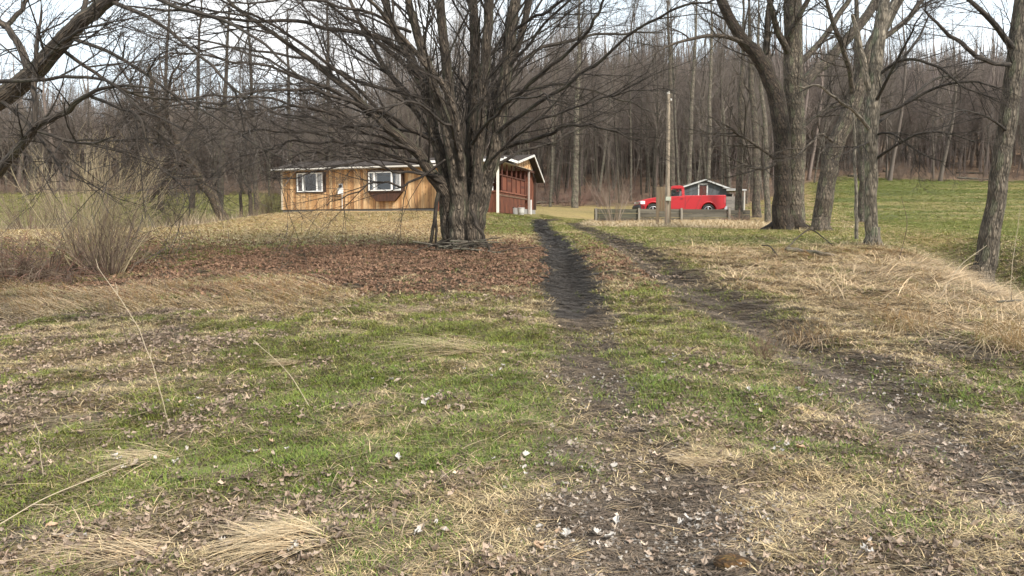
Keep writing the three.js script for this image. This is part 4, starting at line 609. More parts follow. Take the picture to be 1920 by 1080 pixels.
// ---- double-trunked tree right of the truck
frontTree({ label: 'tall bare double-trunked tree with a dark bowed left trunk, right of the truck', d0: 28, foot: [1476, 424], seed: 740, slim: 0.78, mats: [bark(0.14, 0.105, 0.08, 0.05), bark(0.37, 0.31, 0.25, 0.05)], limbMat: bark(0.19, 0.155, 0.125, 0.02), twig: twigDark, flare: 0.62,
  stems: [[[1466, 440, 26, 0.3], [1466, 410, 22, 0.3], [1466, 340, 20, 0.3], [1466, 250, 20, 0.3], [1452, 165, 20, 0.3], [1432, 112, 17, 0.3], [1396, 70, 14, 0.3], [1368, 25, 12, 0.4], [1348, -20, 11, 0.5], [1320, -120, 8, 0.6], [1300, -300, 3, 0.7]],
    [[1492, 440, 30, -0.1], [1490, 405, 25, -0.1], [1490, 320, 23, -0.1], [1489, 200, 23, -0.1], [1488, 100, 22, -0.1], [1487, 20, 21, -0.1], [1486, -80, 18, -0.1], [1480, -220, 11, -0.1], [1475, -400, 4, -0.1]]],
  limbs: [[[1498, 170, 14, -0.2], [1520, 135, 13, -0.6], [1550, 108, 12, -1.0], [1600, 55, 11, -1.5], [1640, 0, 10, -2.0], [1680, -70, 7, -2.4]], [[1445, 135, 9, 0.3], [1438, 85, 8, 0], [1440, 30, 7, -0.3], [1450, -40, 5, -0.6]], [[1500, 110, 8, -0.2], [1540, 70, 7, -0.9], [1580, 10, 6, -1.5], [1620, -60, 4, -2]], [[1478, 90, 8, 0], [1455, 40, 7, 0.5], [1440, -20, 5, 1], [1420, -100, 3, 1.4]],
    [[1452, 290, 4, 0.3], [1420, 265, 3.5, 0.8], [1380, 240, 3, 1.4], [1352, 222, 2, 1.8], [1330, 210, 1, 2]], [[1505, 230, 4, 0], [1545, 200, 3.4, -0.6], [1590, 185, 2.6, -1], [1640, 190, 1.2, -1.4]], [[1480, 60, 7, 0.2], [1500, 20, 6, 0.6], [1530, -40, 5, 1], [1560, -120, 3, 1.3]],
    [[1455, 300, 3.5, 0.4], [1425, 310, 3, 1], [1395, 300, 2.2, 1.5], [1365, 310, 1.2, 1.9]], [[1400, 75, 6, 0.3], [1360, 60, 5, 0.8], [1310, 62, 4, 1.5], [1250, 80, 2.5, 2.2], [1200, 110, 1.2, 2.8]]],
  stemLevels: airy(2.6, 0.035).map((q, i) => (i ? q : { ...q, n: 9, from: 0.42 })), limbLevels: airy(2.2, 0.03) });
// ---- leaning trunk behind, right
frontTree({ label: 'bare tree leaning right beside the double-trunked tree', d0: 25, foot: [1538, 436], seed: 760, mats: [bark(0.31, 0.255, 0.205, 0.05)], limbMat: bark(0.19, 0.155, 0.125, 0.02), twig: twigDark, flare: 0.3,
  stems: [[[1534, 448, 19], [1540, 415, 16, 0], [1552, 340, 15], [1566, 280, 15], [1590, 220, 15], [1612, 160, 15], [1632, 100, 13], [1662, 40, 11], [1700, -30, 9], [1740, -140, 5], [1770, -260, 2]]],
  limbs: [[[1600, 190, 7], [1590, 120, 6, 0.6], [1560, 40, 5, 1.2], [1545, -30, 3, 1.6]], [[1640, 85, 7], [1700, 40, 6, -0.5], [1740, -10, 4, -1]], [[1568, 275, 4], [1540, 255, 3.4, 0.6], [1510, 280, 2.4, 1.2], [1490, 300, 1.2, 1.6]]],
  stemLevels: airy(2.2, 0.03).map((q, i) => (i ? q : { ...q, n: 9, from: 0.35 })), limbLevels: airy(1.6, 0.024) });
// ---- slim grey tree with a broken stub
frontTree({ label: 'slim pale grey tree with a broken stub and pale dead side branch', d0: 16.2, foot: [1636, 466], seed: 780, slim: 0.88, paleLimb: 0, mats: [bark(0.42, 0.37, 0.305, 0.02)], limbMat: limbDark, twig: twigDark, flare: 0.16, kink: 0.03,
  stems: [[[1637, 480, 17], [1636, 455, 13.5], [1633, 390, 12.5], [1633, 310, 12.5], [1634, 250, 13], [1638, 190, 14], [1644, 120, 13], [1650, 60, 12], [1660, 0, 10], [1672, -90, 6], [1685, -200, 2]],
    [[1636, 200, 7], [1626, 160, 7], [1618, 120, 6.5], [1610, 80, 6], [1600, 42, 4], [1597, 33, 2.5]], [[1642, 140, 6.5], [1650, 80, 6, -0.2], [1672, 20, 5, -0.4], [1700, -50, 3, -0.7]]],
  limbs: [[[1628, 246, 4.5, 0.1], [1605, 218, 4, 0.3], [1580, 200, 3.6, 0.5], [1560, 184, 3, 0.7], [1535, 166, 2.4, 0.9], [1500, 168, 1.6, 1.1], [1478, 148, 1, 1.2]], [[1640, 178, 4.5], [1680, 130, 4, -0.5], [1720, 80, 3, -1], [1742, 30, 1.5, -1.3]], [[1642, 150, 4], [1690, 118, 3.6, 0.4], [1750, 128, 3, 0.9], [1810, 170, 2.2, 1.3], [1870, 190, 1.2, 1.6]], [[1644, 222, 4], [1700, 200, 3.5, 0.2], [1770, 165, 3, 0.6], [1830, 160, 2.2, 1], [1880, 175, 1.2, 1.2]], [[1640, 240, 3.6], [1700, 195, 3, -0.6], [1760, 150, 2.6, -1.2], [1800, 150, 1.6, -1.5]],
    [[1640, 305, 3.6], [1680, 278, 3.2, 0.5], [1725, 258, 2.8, 1], [1775, 256, 2.2, 1.4], [1830, 275, 1.2, 1.8]], [[1641, 258, 3], [1672, 255, 2.6, 0.5], [1720, 290, 2, 0.9], [1770, 310, 1.2, 1.3]], [[1640, 200, 4], [1665, 150, 3.6, 0.6], [1700, 80, 2.6, 1.1], [1730, 30, 1.4, 1.5]], [[1632, 270, 2.4], [1600, 285, 2, 0.5], [1560, 305, 1.2, 0.9]]],
  limbLevels: airy(0.9, 0.010) });
// ---- tree leaning right at the right edge
frontTree({ label: 'grey bare tree leaning right near the right edge beside the ditch', d0: 15.2, foot: [1840, 486], seed: 800, slim: 0.9, mats: [bark(0.34, 0.29, 0.235, 0.045)], limbMat: limbDark, twig: twigDark, flare: 0.24, kink: 0.03,
  stems: [[[1836, 505, 30], [1842, 478, 24], [1852, 430, 21], [1862, 370, 19.5], [1872, 310, 18.5], [1882, 240, 18.5], [1892, 170, 18], [1900, 100, 17], [1908, 30, 16], [1916, -50, 14], [1930, -180, 9], [1945, -320, 3]]],
  limbs: [[[1895, 66, 5.5, 0.1], [1860, 60, 5, 0.4], [1830, 46, 5, 0.6], [1806, 22, 4.6, 0.8], [1775, 0, 4, 1], [1740, -40, 2.5, 1.2]], [[1893, 45, 3, -0.2], [1925, 35, 2.6, -0.5], [1980, 25, 1.5, -0.9]], [[1890, 190, 3, 0.1], [1850, 160, 2.4, 0.6], [1800, 150, 1.8, 1], [1750, 165, 1, 1.3]], [[1905, 40, 7, 0], [1860, -20, 6, 0.5], [1800, -70, 4, 1], [1740, -90, 2, 1.4]]],
  stemLevels: airy(1.4, 0.016).map((q, i) => (i ? q : { ...q, n: 5, from: 0.5 })), limbLevels: airy(0.9, 0.010) });
// ---- sapling and trunks further back on the right
frontTree({ name: 'sapling', label: 'thin pale sapling standing just left of the slim grey tree', d0: 19, foot: [1606, 448], seed: 820, mats: [bark(0.42, 0.38, 0.32, 0.008)], limbMat: bark(0.34, 0.30, 0.25, 0.008), twig: twigGrey, kink: 0.04, stems: [[[1606, 452, 3.6], [1606, 400, 3.2], [1604, 330, 2.8], [1603, 270, 2.2], [1601, 210, 1.2]]], stemLevels: airy(0.5, 0.008).map((q, i) => (i ? q : { ...q, n: 6, from: 0.45 })) });
frontTree({ label: 'grey trunk on the lawn seen behind the slim pale tree', d0: 44, foot: [1618, 394], seed: 830, mats: [bark(0.25, 0.215, 0.18, 0.03)], limbMat: limbDark, twig: twigDark, flare: 0.3, stems: [[[1618, 402, 10], [1618, 350, 8], [1617, 280, 7.5], [1614, 180, 7], [1610, 60, 5], [1606, -60, 3]]], stemLevels: airy(2.2, 0.03).map((q, i) => (i ? q : { ...q, n: 14, from: 0.35 })) });
// slim trunks standing between the drive and the wood
[[1078, 386, 62, 5.5, 'pale', 'pale slim trunk behind the house porch, by the drive end'], [1385, 400, 46, 6, 'grey', 'slim grey trunk at the right end of the plank wall'], [1420, 402, 45, 7, 'grey', 'straight grey trunk between plank wall and double-trunked tree'], [1440, 402, 41, 5, 'pale', 'thin pale trunk just left of the double-trunked tree'], [1330, 372, 62, 4, 'pale', 'slim pale trunk rising behind the shed'], [1262, 372, 60, 5, 'grey', 'slim grey trunk rising behind the truck cab'], [470, 402, 52, 3.5, 'dark', 'short dark slim trunk left of the house'], [452, 400, 54, 2.6, 'dark', 'thinnest dark trunk left of the house'], [1290, 374, 61, 4.4, 'pale', 'pale leaning slim trunk beside the shed door']].forEach(([x, y, d, r, tone, label], i) => {
  const m = { pale: bark(0.36, 0.315, 0.26, 0.02), grey: bark(0.25, 0.21, 0.17, 0.02), dark: bark(0.12, 0.095, 0.075, 0.02) }[tone], R = rng(840 + i), lean = (R() - 0.5) * 30, top = tone === 'dark' ? y - 170 : y - 430;
  frontTree({ label, d0: d, foot: [x, y], seed: 850 + i * 5, mats: [m], limbMat: m, twig: twigGrey, stems: [[[x, y + 6, r * 1.3], [x + lean * 0.1, y - 50, r], [x + lean * 0.4, lerp(y, top, 0.4), r * 0.85], [x + lean, lerp(y, top, 0.7), r * 0.6], [x + lean * 1.3, top, r * 0.2]]], stemLevels: airy(2.4, 0.035).map((q, k) => (k ? q : { ...q, n: 14, from: 0.34, up: 0.3 })) });
});
// tall thin bare trees against the sky on the left
[[412, 398, 58, 5, 0], [482, 396, 60, 4, -40], [360, 400, 62, 4, -20], [545, 392, 64, 4, 20], [300, 402, 60, 4, -40], [620, 388, 66, 4, -60]].forEach(([x, y, d, r, top], i) => {
  const m = bark(0.17, 0.14, 0.115, 0.02), R = rng(900 + i), lean = (R() - 0.5) * 40;
  frontTree({ label: ['tall thin bare tree rising highest left of the house', 'tall thin bare tree rising over the left end of the house', 'tall thin bare tree over the leaning vine-hung trunk', 'tall thin bare tree behind the left window of the house', 'tall thin bare tree above the big shrub', 'tall thin bare tree behind the middle of the house'][i], d0: d, foot: [x, y], seed: 910 + i * 5, mats: [m], limbMat: m, twig: twigGrey, stems: [[[x, y + 8, r * 1.3], [x + lean * 0.2, y - 80, r], [x + lean * 0.6, lerp(y, top, 0.5), r * 0.8], [x + lean, lerp(y, top, 0.8), r * 0.5], [x + lean * 1.2, top, r * 0.2]]], stemLevels: airy(3.0, 0.04).map((q, k) => (k ? q : { ...q, n: 16, from: 0.35, up: 0.35 })) });
});
// ---- leaning trunk left of the house, hung with a tangle of vines
frontTree({ label: 'leaning bare trunk hung with a dark tangle of vines, left of the house', d0: 43, foot: [428, 404], seed: 940, mats: [bark(0.22, 0.165, 0.115, 0.03)], limbMat: bark(0.13, 0.098, 0.075, 0.012), twig: plain(0.12, 0.085, 0.067), flare: 0.28,
  stems: [[[430, 412, 11], [420, 385, 9.5], [402, 350, 9], [382, 318, 8.5], [360, 280, 7], [330, 235, 6], [300, 190, 5], [285, 140, 4], [280, 90, 2]]],
  limbs: [[[372, 300, 5], [340, 275, 4.5, 0.5], [300, 282, 4, 1], [262, 290, 2.5, 1.4]], [[345, 255, 5], [300, 240, 4, 0.4], [255, 250, 3, 1], [220, 280, 1.5, 1.5]], [[310, 205, 4.5], [270, 170, 4, -0.6], [245, 130, 3, -1.2], [225, 100, 1.5, -1.6]], [[330, 235, 4], [310, 180, 4, 0.6], [320, 120, 3, 1], [340, 80, 1.5, 1.4]], [[300, 190, 4], [250, 185, 3, 0.4], [210, 210, 2.5, 0.8], [180, 250, 1.5, 1]], [[340, 250, 4], [330, 290, 3, 0.5], [300, 320, 2.4, 0.8], [280, 350, 1.5, 1]], [[360, 280, 3.5], [300, 255, 3, -0.5], [250, 215, 2.5, -1], [230, 170, 1.5, -1.4]]],
  limbLevels: [{ n: 26, from: 0.1, len: 2.2, fall: 0.2, angle: 1.0, r: 0.03, seg: 9, sides: 4, wob: 0.9, lift: -0.05 }, { n: 7, from: 0.1, len: 1.0, fall: 0.2, angle: 0.9, r: 0.018, seg: 6, sides: 3, wob: 0.9, lift: -0.04 }, { n: 3, from: 0.1, len: 0.5, fall: 0.2, angle: 0.8, r: 0.009, seg: 3, sides: 3, wob: 0.8, lift: -0.02 }] });

// ---------------------------------------------------------------- grass, straw, leaves
const M4 = new THREE.Matrix4(), Q4 = new THREE.Quaternion(), E4 = new THREE.Euler(), C4 = new THREE.Color();
function blades(seed, n, o) {                                 // o: len, spread, lean, width, seg, droop, dir
  const R = rng(seed), pos = [], nor = [], idx = [], col = [];
  for (let k = 0; k < n; k++) {
    const a = R() * 6.283, rr = Math.sqrt(R()) * o.spread, x0 = Math.cos(a) * rr, z0 = Math.sin(a) * rr, h = o.dir === undefined ? R() * 6.283 : o.dir + (R() - 0.5) * (o.fan ?? 1.2), len = o.len * (0.45 + 0.75 * R());
    let el = o.flat ? R() * o.flat : Math.PI / 2 - o.lean * (0.25 + 0.95 * R()); const p = V(x0, o.flat ? 0.001 : -0.012, z0), w0 = o.width * (0.7 + 0.6 * R()), b = pos.length / 3, tone = 0.72 + 0.5 * R(), tw = (R() - 0.5) * 0.9;
    for (let i = 0; i <= o.seg; i++) {
      const t = i / o.seg, w = w0 * (1 - Math.pow(t, 1.6) * 0.86) * 0.5, sx = -Math.sin(h + tw), sz = Math.cos(h + tw);
      pos.push(p.x - sx * w, p.y, p.z - sz * w, p.x + sx * w, p.y, p.z + sz * w);
      const ny = Math.cos(el), nx = -Math.sin(el) * Math.cos(h), nz = -Math.sin(el) * Math.sin(h); nor.push(nx, ny, nz, nx, ny, nz);
      const warm = 1 + (R() - 0.5) * 0.12; for (let q = 0; q < 2; q++) col.push(tone * warm, tone, tone * (2 - warm));
      p.x += Math.cos(el) * Math.cos(h) * len / o.seg; p.z += Math.cos(el) * Math.sin(h) * len / o.seg; p.y += Math.sin(el) * len / o.seg; el -= o.droop * (0.6 + 0.8 * R()) / o.seg; if (p.y < 0.004 && el < 0) el = 0.05;
      if (i < o.seg) { const q = b + i * 2; idx.push(q, q + 1, q + 2, q + 1, q + 3, q + 2); }
    }
  }
  const g = new THREE.BufferGeometry(); g.setAttribute('position', new THREE.Float32BufferAttribute(pos, 3)); g.setAttribute('normal', new THREE.Float32BufferAttribute(nor, 3)); g.setAttribute('color', new THREE.Float32BufferAttribute(col, 3)); g.setAttribute('uv', new THREE.Float32BufferAttribute(new Float32Array(pos.length / 3 * 2), 2)); g.setIndex(idx); return g;
}
function leafShape(seed, curl, L = 0.075) {                  // a dry leaf: lobed outline, folded along the midrib and curled
  const R = rng(seed), n = 7, pos = [], idx = [], col = [];
  for (let i = 0; i <= n; i++) for (let j = -2; j <= 2; j++) {
    const t = i / n, w = 0.5 * Math.pow(Math.sin(Math.PI * clamp(t * 0.96 + 0.03)), 0.75) * (0.55 + 0.7 * vnoise(i * 1.9, seed, 3)) * (Math.abs(j) === 2 ? 0.55 + 0.8 * vnoise(i * 2.7, seed + j, 5) : 1), x = (t - 0.5), z = (j / 2) * w * 0.62;
    const y = curl * (0.55 * z * z * 2.2 + 0.55 * (x * x)) + 0.42 * (vnoise(i * 0.9, j * 0.9 + seed, 7) - 0.5) + Math.abs(z) * 0.18;
    pos.push(x * L, y * L + 0.004, z * L); const c = 0.82 + 0.3 * vnoise(i * 0.8, j * 1.1, seed + 9) - (j === 0 ? 0.12 : 0); col.push(c, c, c);
  }
  for (let i = 0; i < n; i++) for (let j = 0; j < 4; j++) { const a = i * 5 + j; idx.push(a, a + 1, a + 5, a + 1, a + 6, a + 5); }
  const g = new THREE.BufferGeometry(); g.setAttribute('position', new THREE.Float32BufferAttribute(pos, 3)); g.setAttribute('color', new THREE.Float32BufferAttribute(col, 3)); g.setAttribute('uv', new THREE.Float32BufferAttribute(new Float32Array(pos.length / 3 * 2), 2)); g.setIndex(idx); g.computeVertexNormals(); return g;
}
const bladeMat = new THREE.MeshStandardMaterial({ vertexColors: true, roughness: 0.75, side: THREE.DoubleSide });
const leafMat = new THREE.MeshStandardMaterial({ vertexColors: true, roughness: 0.85, side: THREE.DoubleSide });
function scatter(name, label, category, geometry, material, list) {
  const im = new THREE.InstancedMesh(geometry, material, list.length);
  list.forEach((q, i) => { M4.compose(V(q[0], q[1], q[2]), Q4.setFromEuler(E4.set(q[5] ?? 0, q[3], q[6] ?? 0)), Array.isArray(q[4]) ? V(...q[4]) : V(q[4], q[4], q[4])); im.setMatrixAt(i, M4); im.setColorAt(i, C4.setRGB(...q[7])); });
  return put(name, label, category, im, null, 'stuff');
}
const tint = (a, b, t, k) => [lerp(a[0], b[0], t) * k, lerp(a[1], b[1], t) * k, lerp(a[2], b[2], t) * k];
{
  const R = rng(1001), G = [], S = [], S2 = [], Lf = [], Th = [], Far = [];
  const rings = [[2.3, 5, 2300, 1], [5, 9, 1500, 1.05], [9, 16, 760, 1.35], [16, 30, 240, 2.0], [30, 47, 70, 2.8], [47, 97, 16, 4.2]];
  for (const [a, b, rho, size] of rings) {
    const half = (d) => 0.78 * d + 2.1, n = Math.round(((half(a) + half(b)) * (b - a)) * rho);
    for (let k = 0; k < n; k++) {
      let d = lerp(a, b, R()); while (R() > half(d) / half(b)) d = lerp(a, b, R()); const x = (R() * 2 - 1) * half(d), w = cover(x, d), r = R();
      if (x > -15.5 && x < 1.6 && d > 39.6 && d < 52) continue; if (x > 4.4 && x < 17 && d > 42) continue; if (d > 47 && (w.woods > 0.3 || Math.abs(x) < 0.2 * d)) continue;
      const y = height(x, -d), sc = size * (0.7 + 0.6 * R()), turn = R() * 6.283, k1 = 0.55 + 0.85 * R(), tn = R();
      if (d < 15) { const f = 8 * ss(15, 10, d); w.g *= Math.exp(f * (fbm(x * 2.1, d * 2.1, 201, 3) - 0.5)); w.s *= Math.exp(f * (fbm(x * 2.1, d * 2.1, 211, 3) - 0.5)); w.l *= Math.exp(f * (fbm(x * 2.4, d * 2.4, 221, 3) - 0.5)); }
      if (R() < w.rut * 0.94) { if (R() < 0.85) Th.push([x, y + 0.002, -d, turn, sc, 0, 0, w.mud > 0.4 ? tint([0.050, 0.041, 0.036], [0.105, 0.086, 0.07], tn, k1) : tint([0.095, 0.070, 0.051], [0.30, 0.225, 0.155], tn * tn, k1)]); if (d < 6 && R() < 0.10) Lf.push([x, y + 0.01, -d, turn, 0.3 + 0.3 * R(), (R() - 0.5), (R() - 0.5), tint([0.24, 0.185, 0.145], [0.44, 0.38, 0.32], tn, k1)]); continue; }
      if (x < rutL(d) && d < 8.6) { const q = ss(-2.9, -1.3, x + (w.n1 - 0.5) * 2) * ss(3.0, 4.2, d); w.g *= 1 + 1.2 * q; }
      const tot = w.g + w.s + w.l, lim = Math.max(tot * 1.08, 0.8), low = d > 16 ? 0.55 : 0.8;
      if (r * lim < w.g) { const lush = ss(-3.2, -0.6, x) * ss(8, 5, d); G.push([x, y, -d, turn, [sc, sc * low * lerp(0.8, 1.25, w.n1), sc], 0, 0, tint([0.235, 0.22, 0.042], [0.120, 0.190, 0.022], clamp(tn * 0.8 + lush * 0.35), k1 * 1.05)]); }
      else if (r * lim < w.g + w.s) (R() < 0.5 ? S : S2).push([x, y, -d, turn, [sc, sc * low * (0.7 + 0.6 * R()), sc], 0, 0, tint([0.66, 0.49, 0.275], [0.44, 0.34, 0.175], tn, k1)]);
      else if (r * lim < tot && R() < (d > 9.5 && x < 2 ? 0.8 : 0.5)) { const under = d > 9.5 && x < 2; const c = under ? tint([0.165, 0.092, 0.058], [0.27, 0.165, 0.105], tn, k1) : tint([0.19, 0.135, 0.098], [0.36, 0.28, 0.215], tn, k1 * (R() < 0.06 ? 1.5 : 1)); const ls = (0.26 + 0.34 * R() * R() + 0.1 * R()) * (under ? 1.15 : 1) * Math.min(size, 1.5); Lf.push([x, y + 0.008 + R() * 0.02, -d, turn, [ls * (0.8 + 0.6 * R()), ls * (0.7 + R()), ls * (0.45 + 0.7 * R())], (R() - 0.5) * 1.0, (R() - 0.5) * 1.0, c]); }
      if (d < 16 && R() < 0.40 && w.mud < 0.3 && w.rut < 0.5) Th.push([x + 0.02, y + 0.004, -d, turn, sc * 0.9, 0, 0, tint([0.115, 0.085, 0.058], [0.42, 0.32, 0.19], tn * tn, k1)]);
      else if (r * lim >= tot && R() < 0.75) Th.push([x, y + 0.002, -d, turn, sc, 0, 0, w.mud > 0.4 ? tint([0.055, 0.046, 0.040], [0.10, 0.085, 0.07], tn, k1) : tint([0.070, 0.054, 0.043], [0.19, 0.148, 0.112], tn * tn, k1)]);
    }
  }
  scatter('green_grass', 'short green grass mixed through the meadow and between the ruts', 'grass', blades(1, 13, { len: 0.058, spread: 0.035, lean: 1.15, width: 0.0042, seg: 3, droop: 0.9 }), bladeMat, G);
  scatter('dry_grass', 'matted dry straw coloured grass of the meadow', 'grass', blades(2, 11, { len: 0.075, spread: 0.04, lean: 1.45, width: 0.0038, seg: 3, droop: 0.8 }), bladeMat, S);
  scatter('dead_grass', 'flattened pale dead grass lying over the slope', 'grass', blades(3, 9, { len: 0.12, spread: 0.04, lean: 1.55, width: 0.0034, seg: 3, droop: 0.5, dir: 0.5, fan: 1.6 }), bladeMat, S2);
  scatter('leaf_litter', 'brown fallen leaves lying thick over the ground', 'leaves', leafShape(4, 1.2), leafMat, Lf);
  scatter('rut_litter', 'crushed dark grass and fibres in the wheel ruts', 'litter', blades(5, 9, { flat: 0.26, len: 0.07, spread: 0.05, lean: 1.62, width: 0.0042, seg: 2, droop: 0.25 }), bladeMat, Th);
  
}
// long straw bank on the right, straw in front of the low wall, ungrazed tufts on the slope
{
  const R = rng(1101), B = [], F = [];
  for (let k = 0; k < 7000; k++) { const d = 5.6 + R() * 11, x = rutR(d) + 0.3 + R() * 6.5; const w = cover(x, d); if (w.s < 0.55 || R() > w.s) continue; B.push([x, height(x, -d) - 0.01, -d, R() < 0.6 ? R() * 6.28 : fbm(x * 0.5, d * 0.5, 181, 2) * 9 + (R() - 0.5) * 1.5, [0.6 + R() * 1.0, (0.12 + R() * R() * R() * 0.8) * (d > 11 ? 0.75 : 1), 0.6 + R() * 1.0], 0, 0, tint([0.66, 0.48, 0.29], [0.40, 0.295, 0.175], R(), 0.5 + 0.65 * R())]); }
  for (let k = 0; k < 2600; k++) { const d = 31 + R() * 11, x = 3.4 + R() * 10.5, w = cover(x, d); if (w.s < 0.6) continue; F.push([x, height(x, -d), -d, R() * 6.28, [1.2 + R(), 0.8 + R() * 0.7, 1.2 + R()], 0, 0, tint([0.60, 0.47, 0.29], [0.46, 0.35, 0.21], R(), 0.85 + 0.3 * R())]); }
  for (let k = 0; k < 5200; k++) { const d = 17 + R() * 24, x = -16 + R() * 15.5, w = cover(x, d); if (w.s < 0.5 || (d > 39.5 && x > -15)) continue; F.push([x, height(x, -d), -d, (R() - 0.5) * 1.8, [0.8 + R() * 0.8, 0.25 + R() * 0.35, 0.8 + R() * 0.8], 0, 0, tint([0.56, 0.43, 0.25], [0.42, 0.33, 0.18], R(), 0.8 + 0.35 * R())]); }
  for (let k = 0; k < 1300; k++) { const d = 7.8 + (R() + R()) * 2.3, x = -1.6 - R() * 7.5, w = cover(x, d); if (w.s < 0.5) continue; B.push([x, height(x, -d), -d, (R() - 0.5) * 1.6 + 0.3, [0.8 + R() * 0.5, 0.22 + R() * 0.25, 0.8], 0, 0, tint([0.60, 0.45, 0.28], [0.42, 0.32, 0.20], R(), 0.8 + 0.4 * R())]); }
  for (const [px, py, d0, r] of [[1476, 424, 28, 0.85], [1538, 436, 25, 0.6], [1636, 466, 16.2, 0.38], [1840, 486, 15.2, 0.5], [1247, 428, 34, 0.4], [1618, 394, 44, 0.7]]) { const c = at(px, py, d0); for (let k = 0; k < 34; k++) { const a = R() * 6.28, q = r * (0.6 + 0.9 * R()), x = c.x + Math.cos(a) * q, z = -d0 + Math.sin(a) * q; F.push([x, height(x, z), z, R() * 6.28, [0.7 + R() * 0.6, 0.35 + R() * 0.6, 0.7 + R() * 0.6], 0, 0, tint([0.56, 0.43, 0.25], [0.36, 0.28, 0.15], R(), 0.7 + 0.4 * R())]); } }
  scatter('straw_bank', 'long pale bent straw covering the bank beside the drive', 'straw', blades(21, 9, { len: 0.60, spread: 0.14, lean: 1.30, width: 0.0062, seg: 5, droop: 1.0, dir: 2.6, fan: 3.4 }), bladeMat, B);
  scatter('straw_tufts', 'pale straw tufts over the slope and before the plank wall', 'straw', blades(22, 14, { len: 0.34, spread: 0.13, lean: 0.9, width: 0.0075, seg: 4, droop: 1.5 }), bladeMat, F);
  // dry weeds along the edge of the left field
  const W = [];
  for (let k = 0; k < 1500; k++) { const d = 33 + R() * 20, x = -13 - R() * 22; if (R() > ss(-12, -15, x)) continue; const band = Math.abs(d - (36 - (x + 13) * 0.15)); if (band > 6 && R() > 0.15) continue; W.push([x, height(x, -d), -d, R() * 6.28, [1.2 + R(), 1.1 + R() * 1.3, 1.2 + R()], 0, 0, tint([0.36, 0.28, 0.19], [0.24, 0.18, 0.13], R(), 0.8 + 0.4 * R())]); }
  scatter('dry_weeds', 'tan dry weeds along the edge of the left field', 'weeds', blades(23, 12, { len: 0.55, spread: 0.2, lean: 0.45, width: 0.008, seg: 4, droop: 0.5 }), bladeMat, W);
}
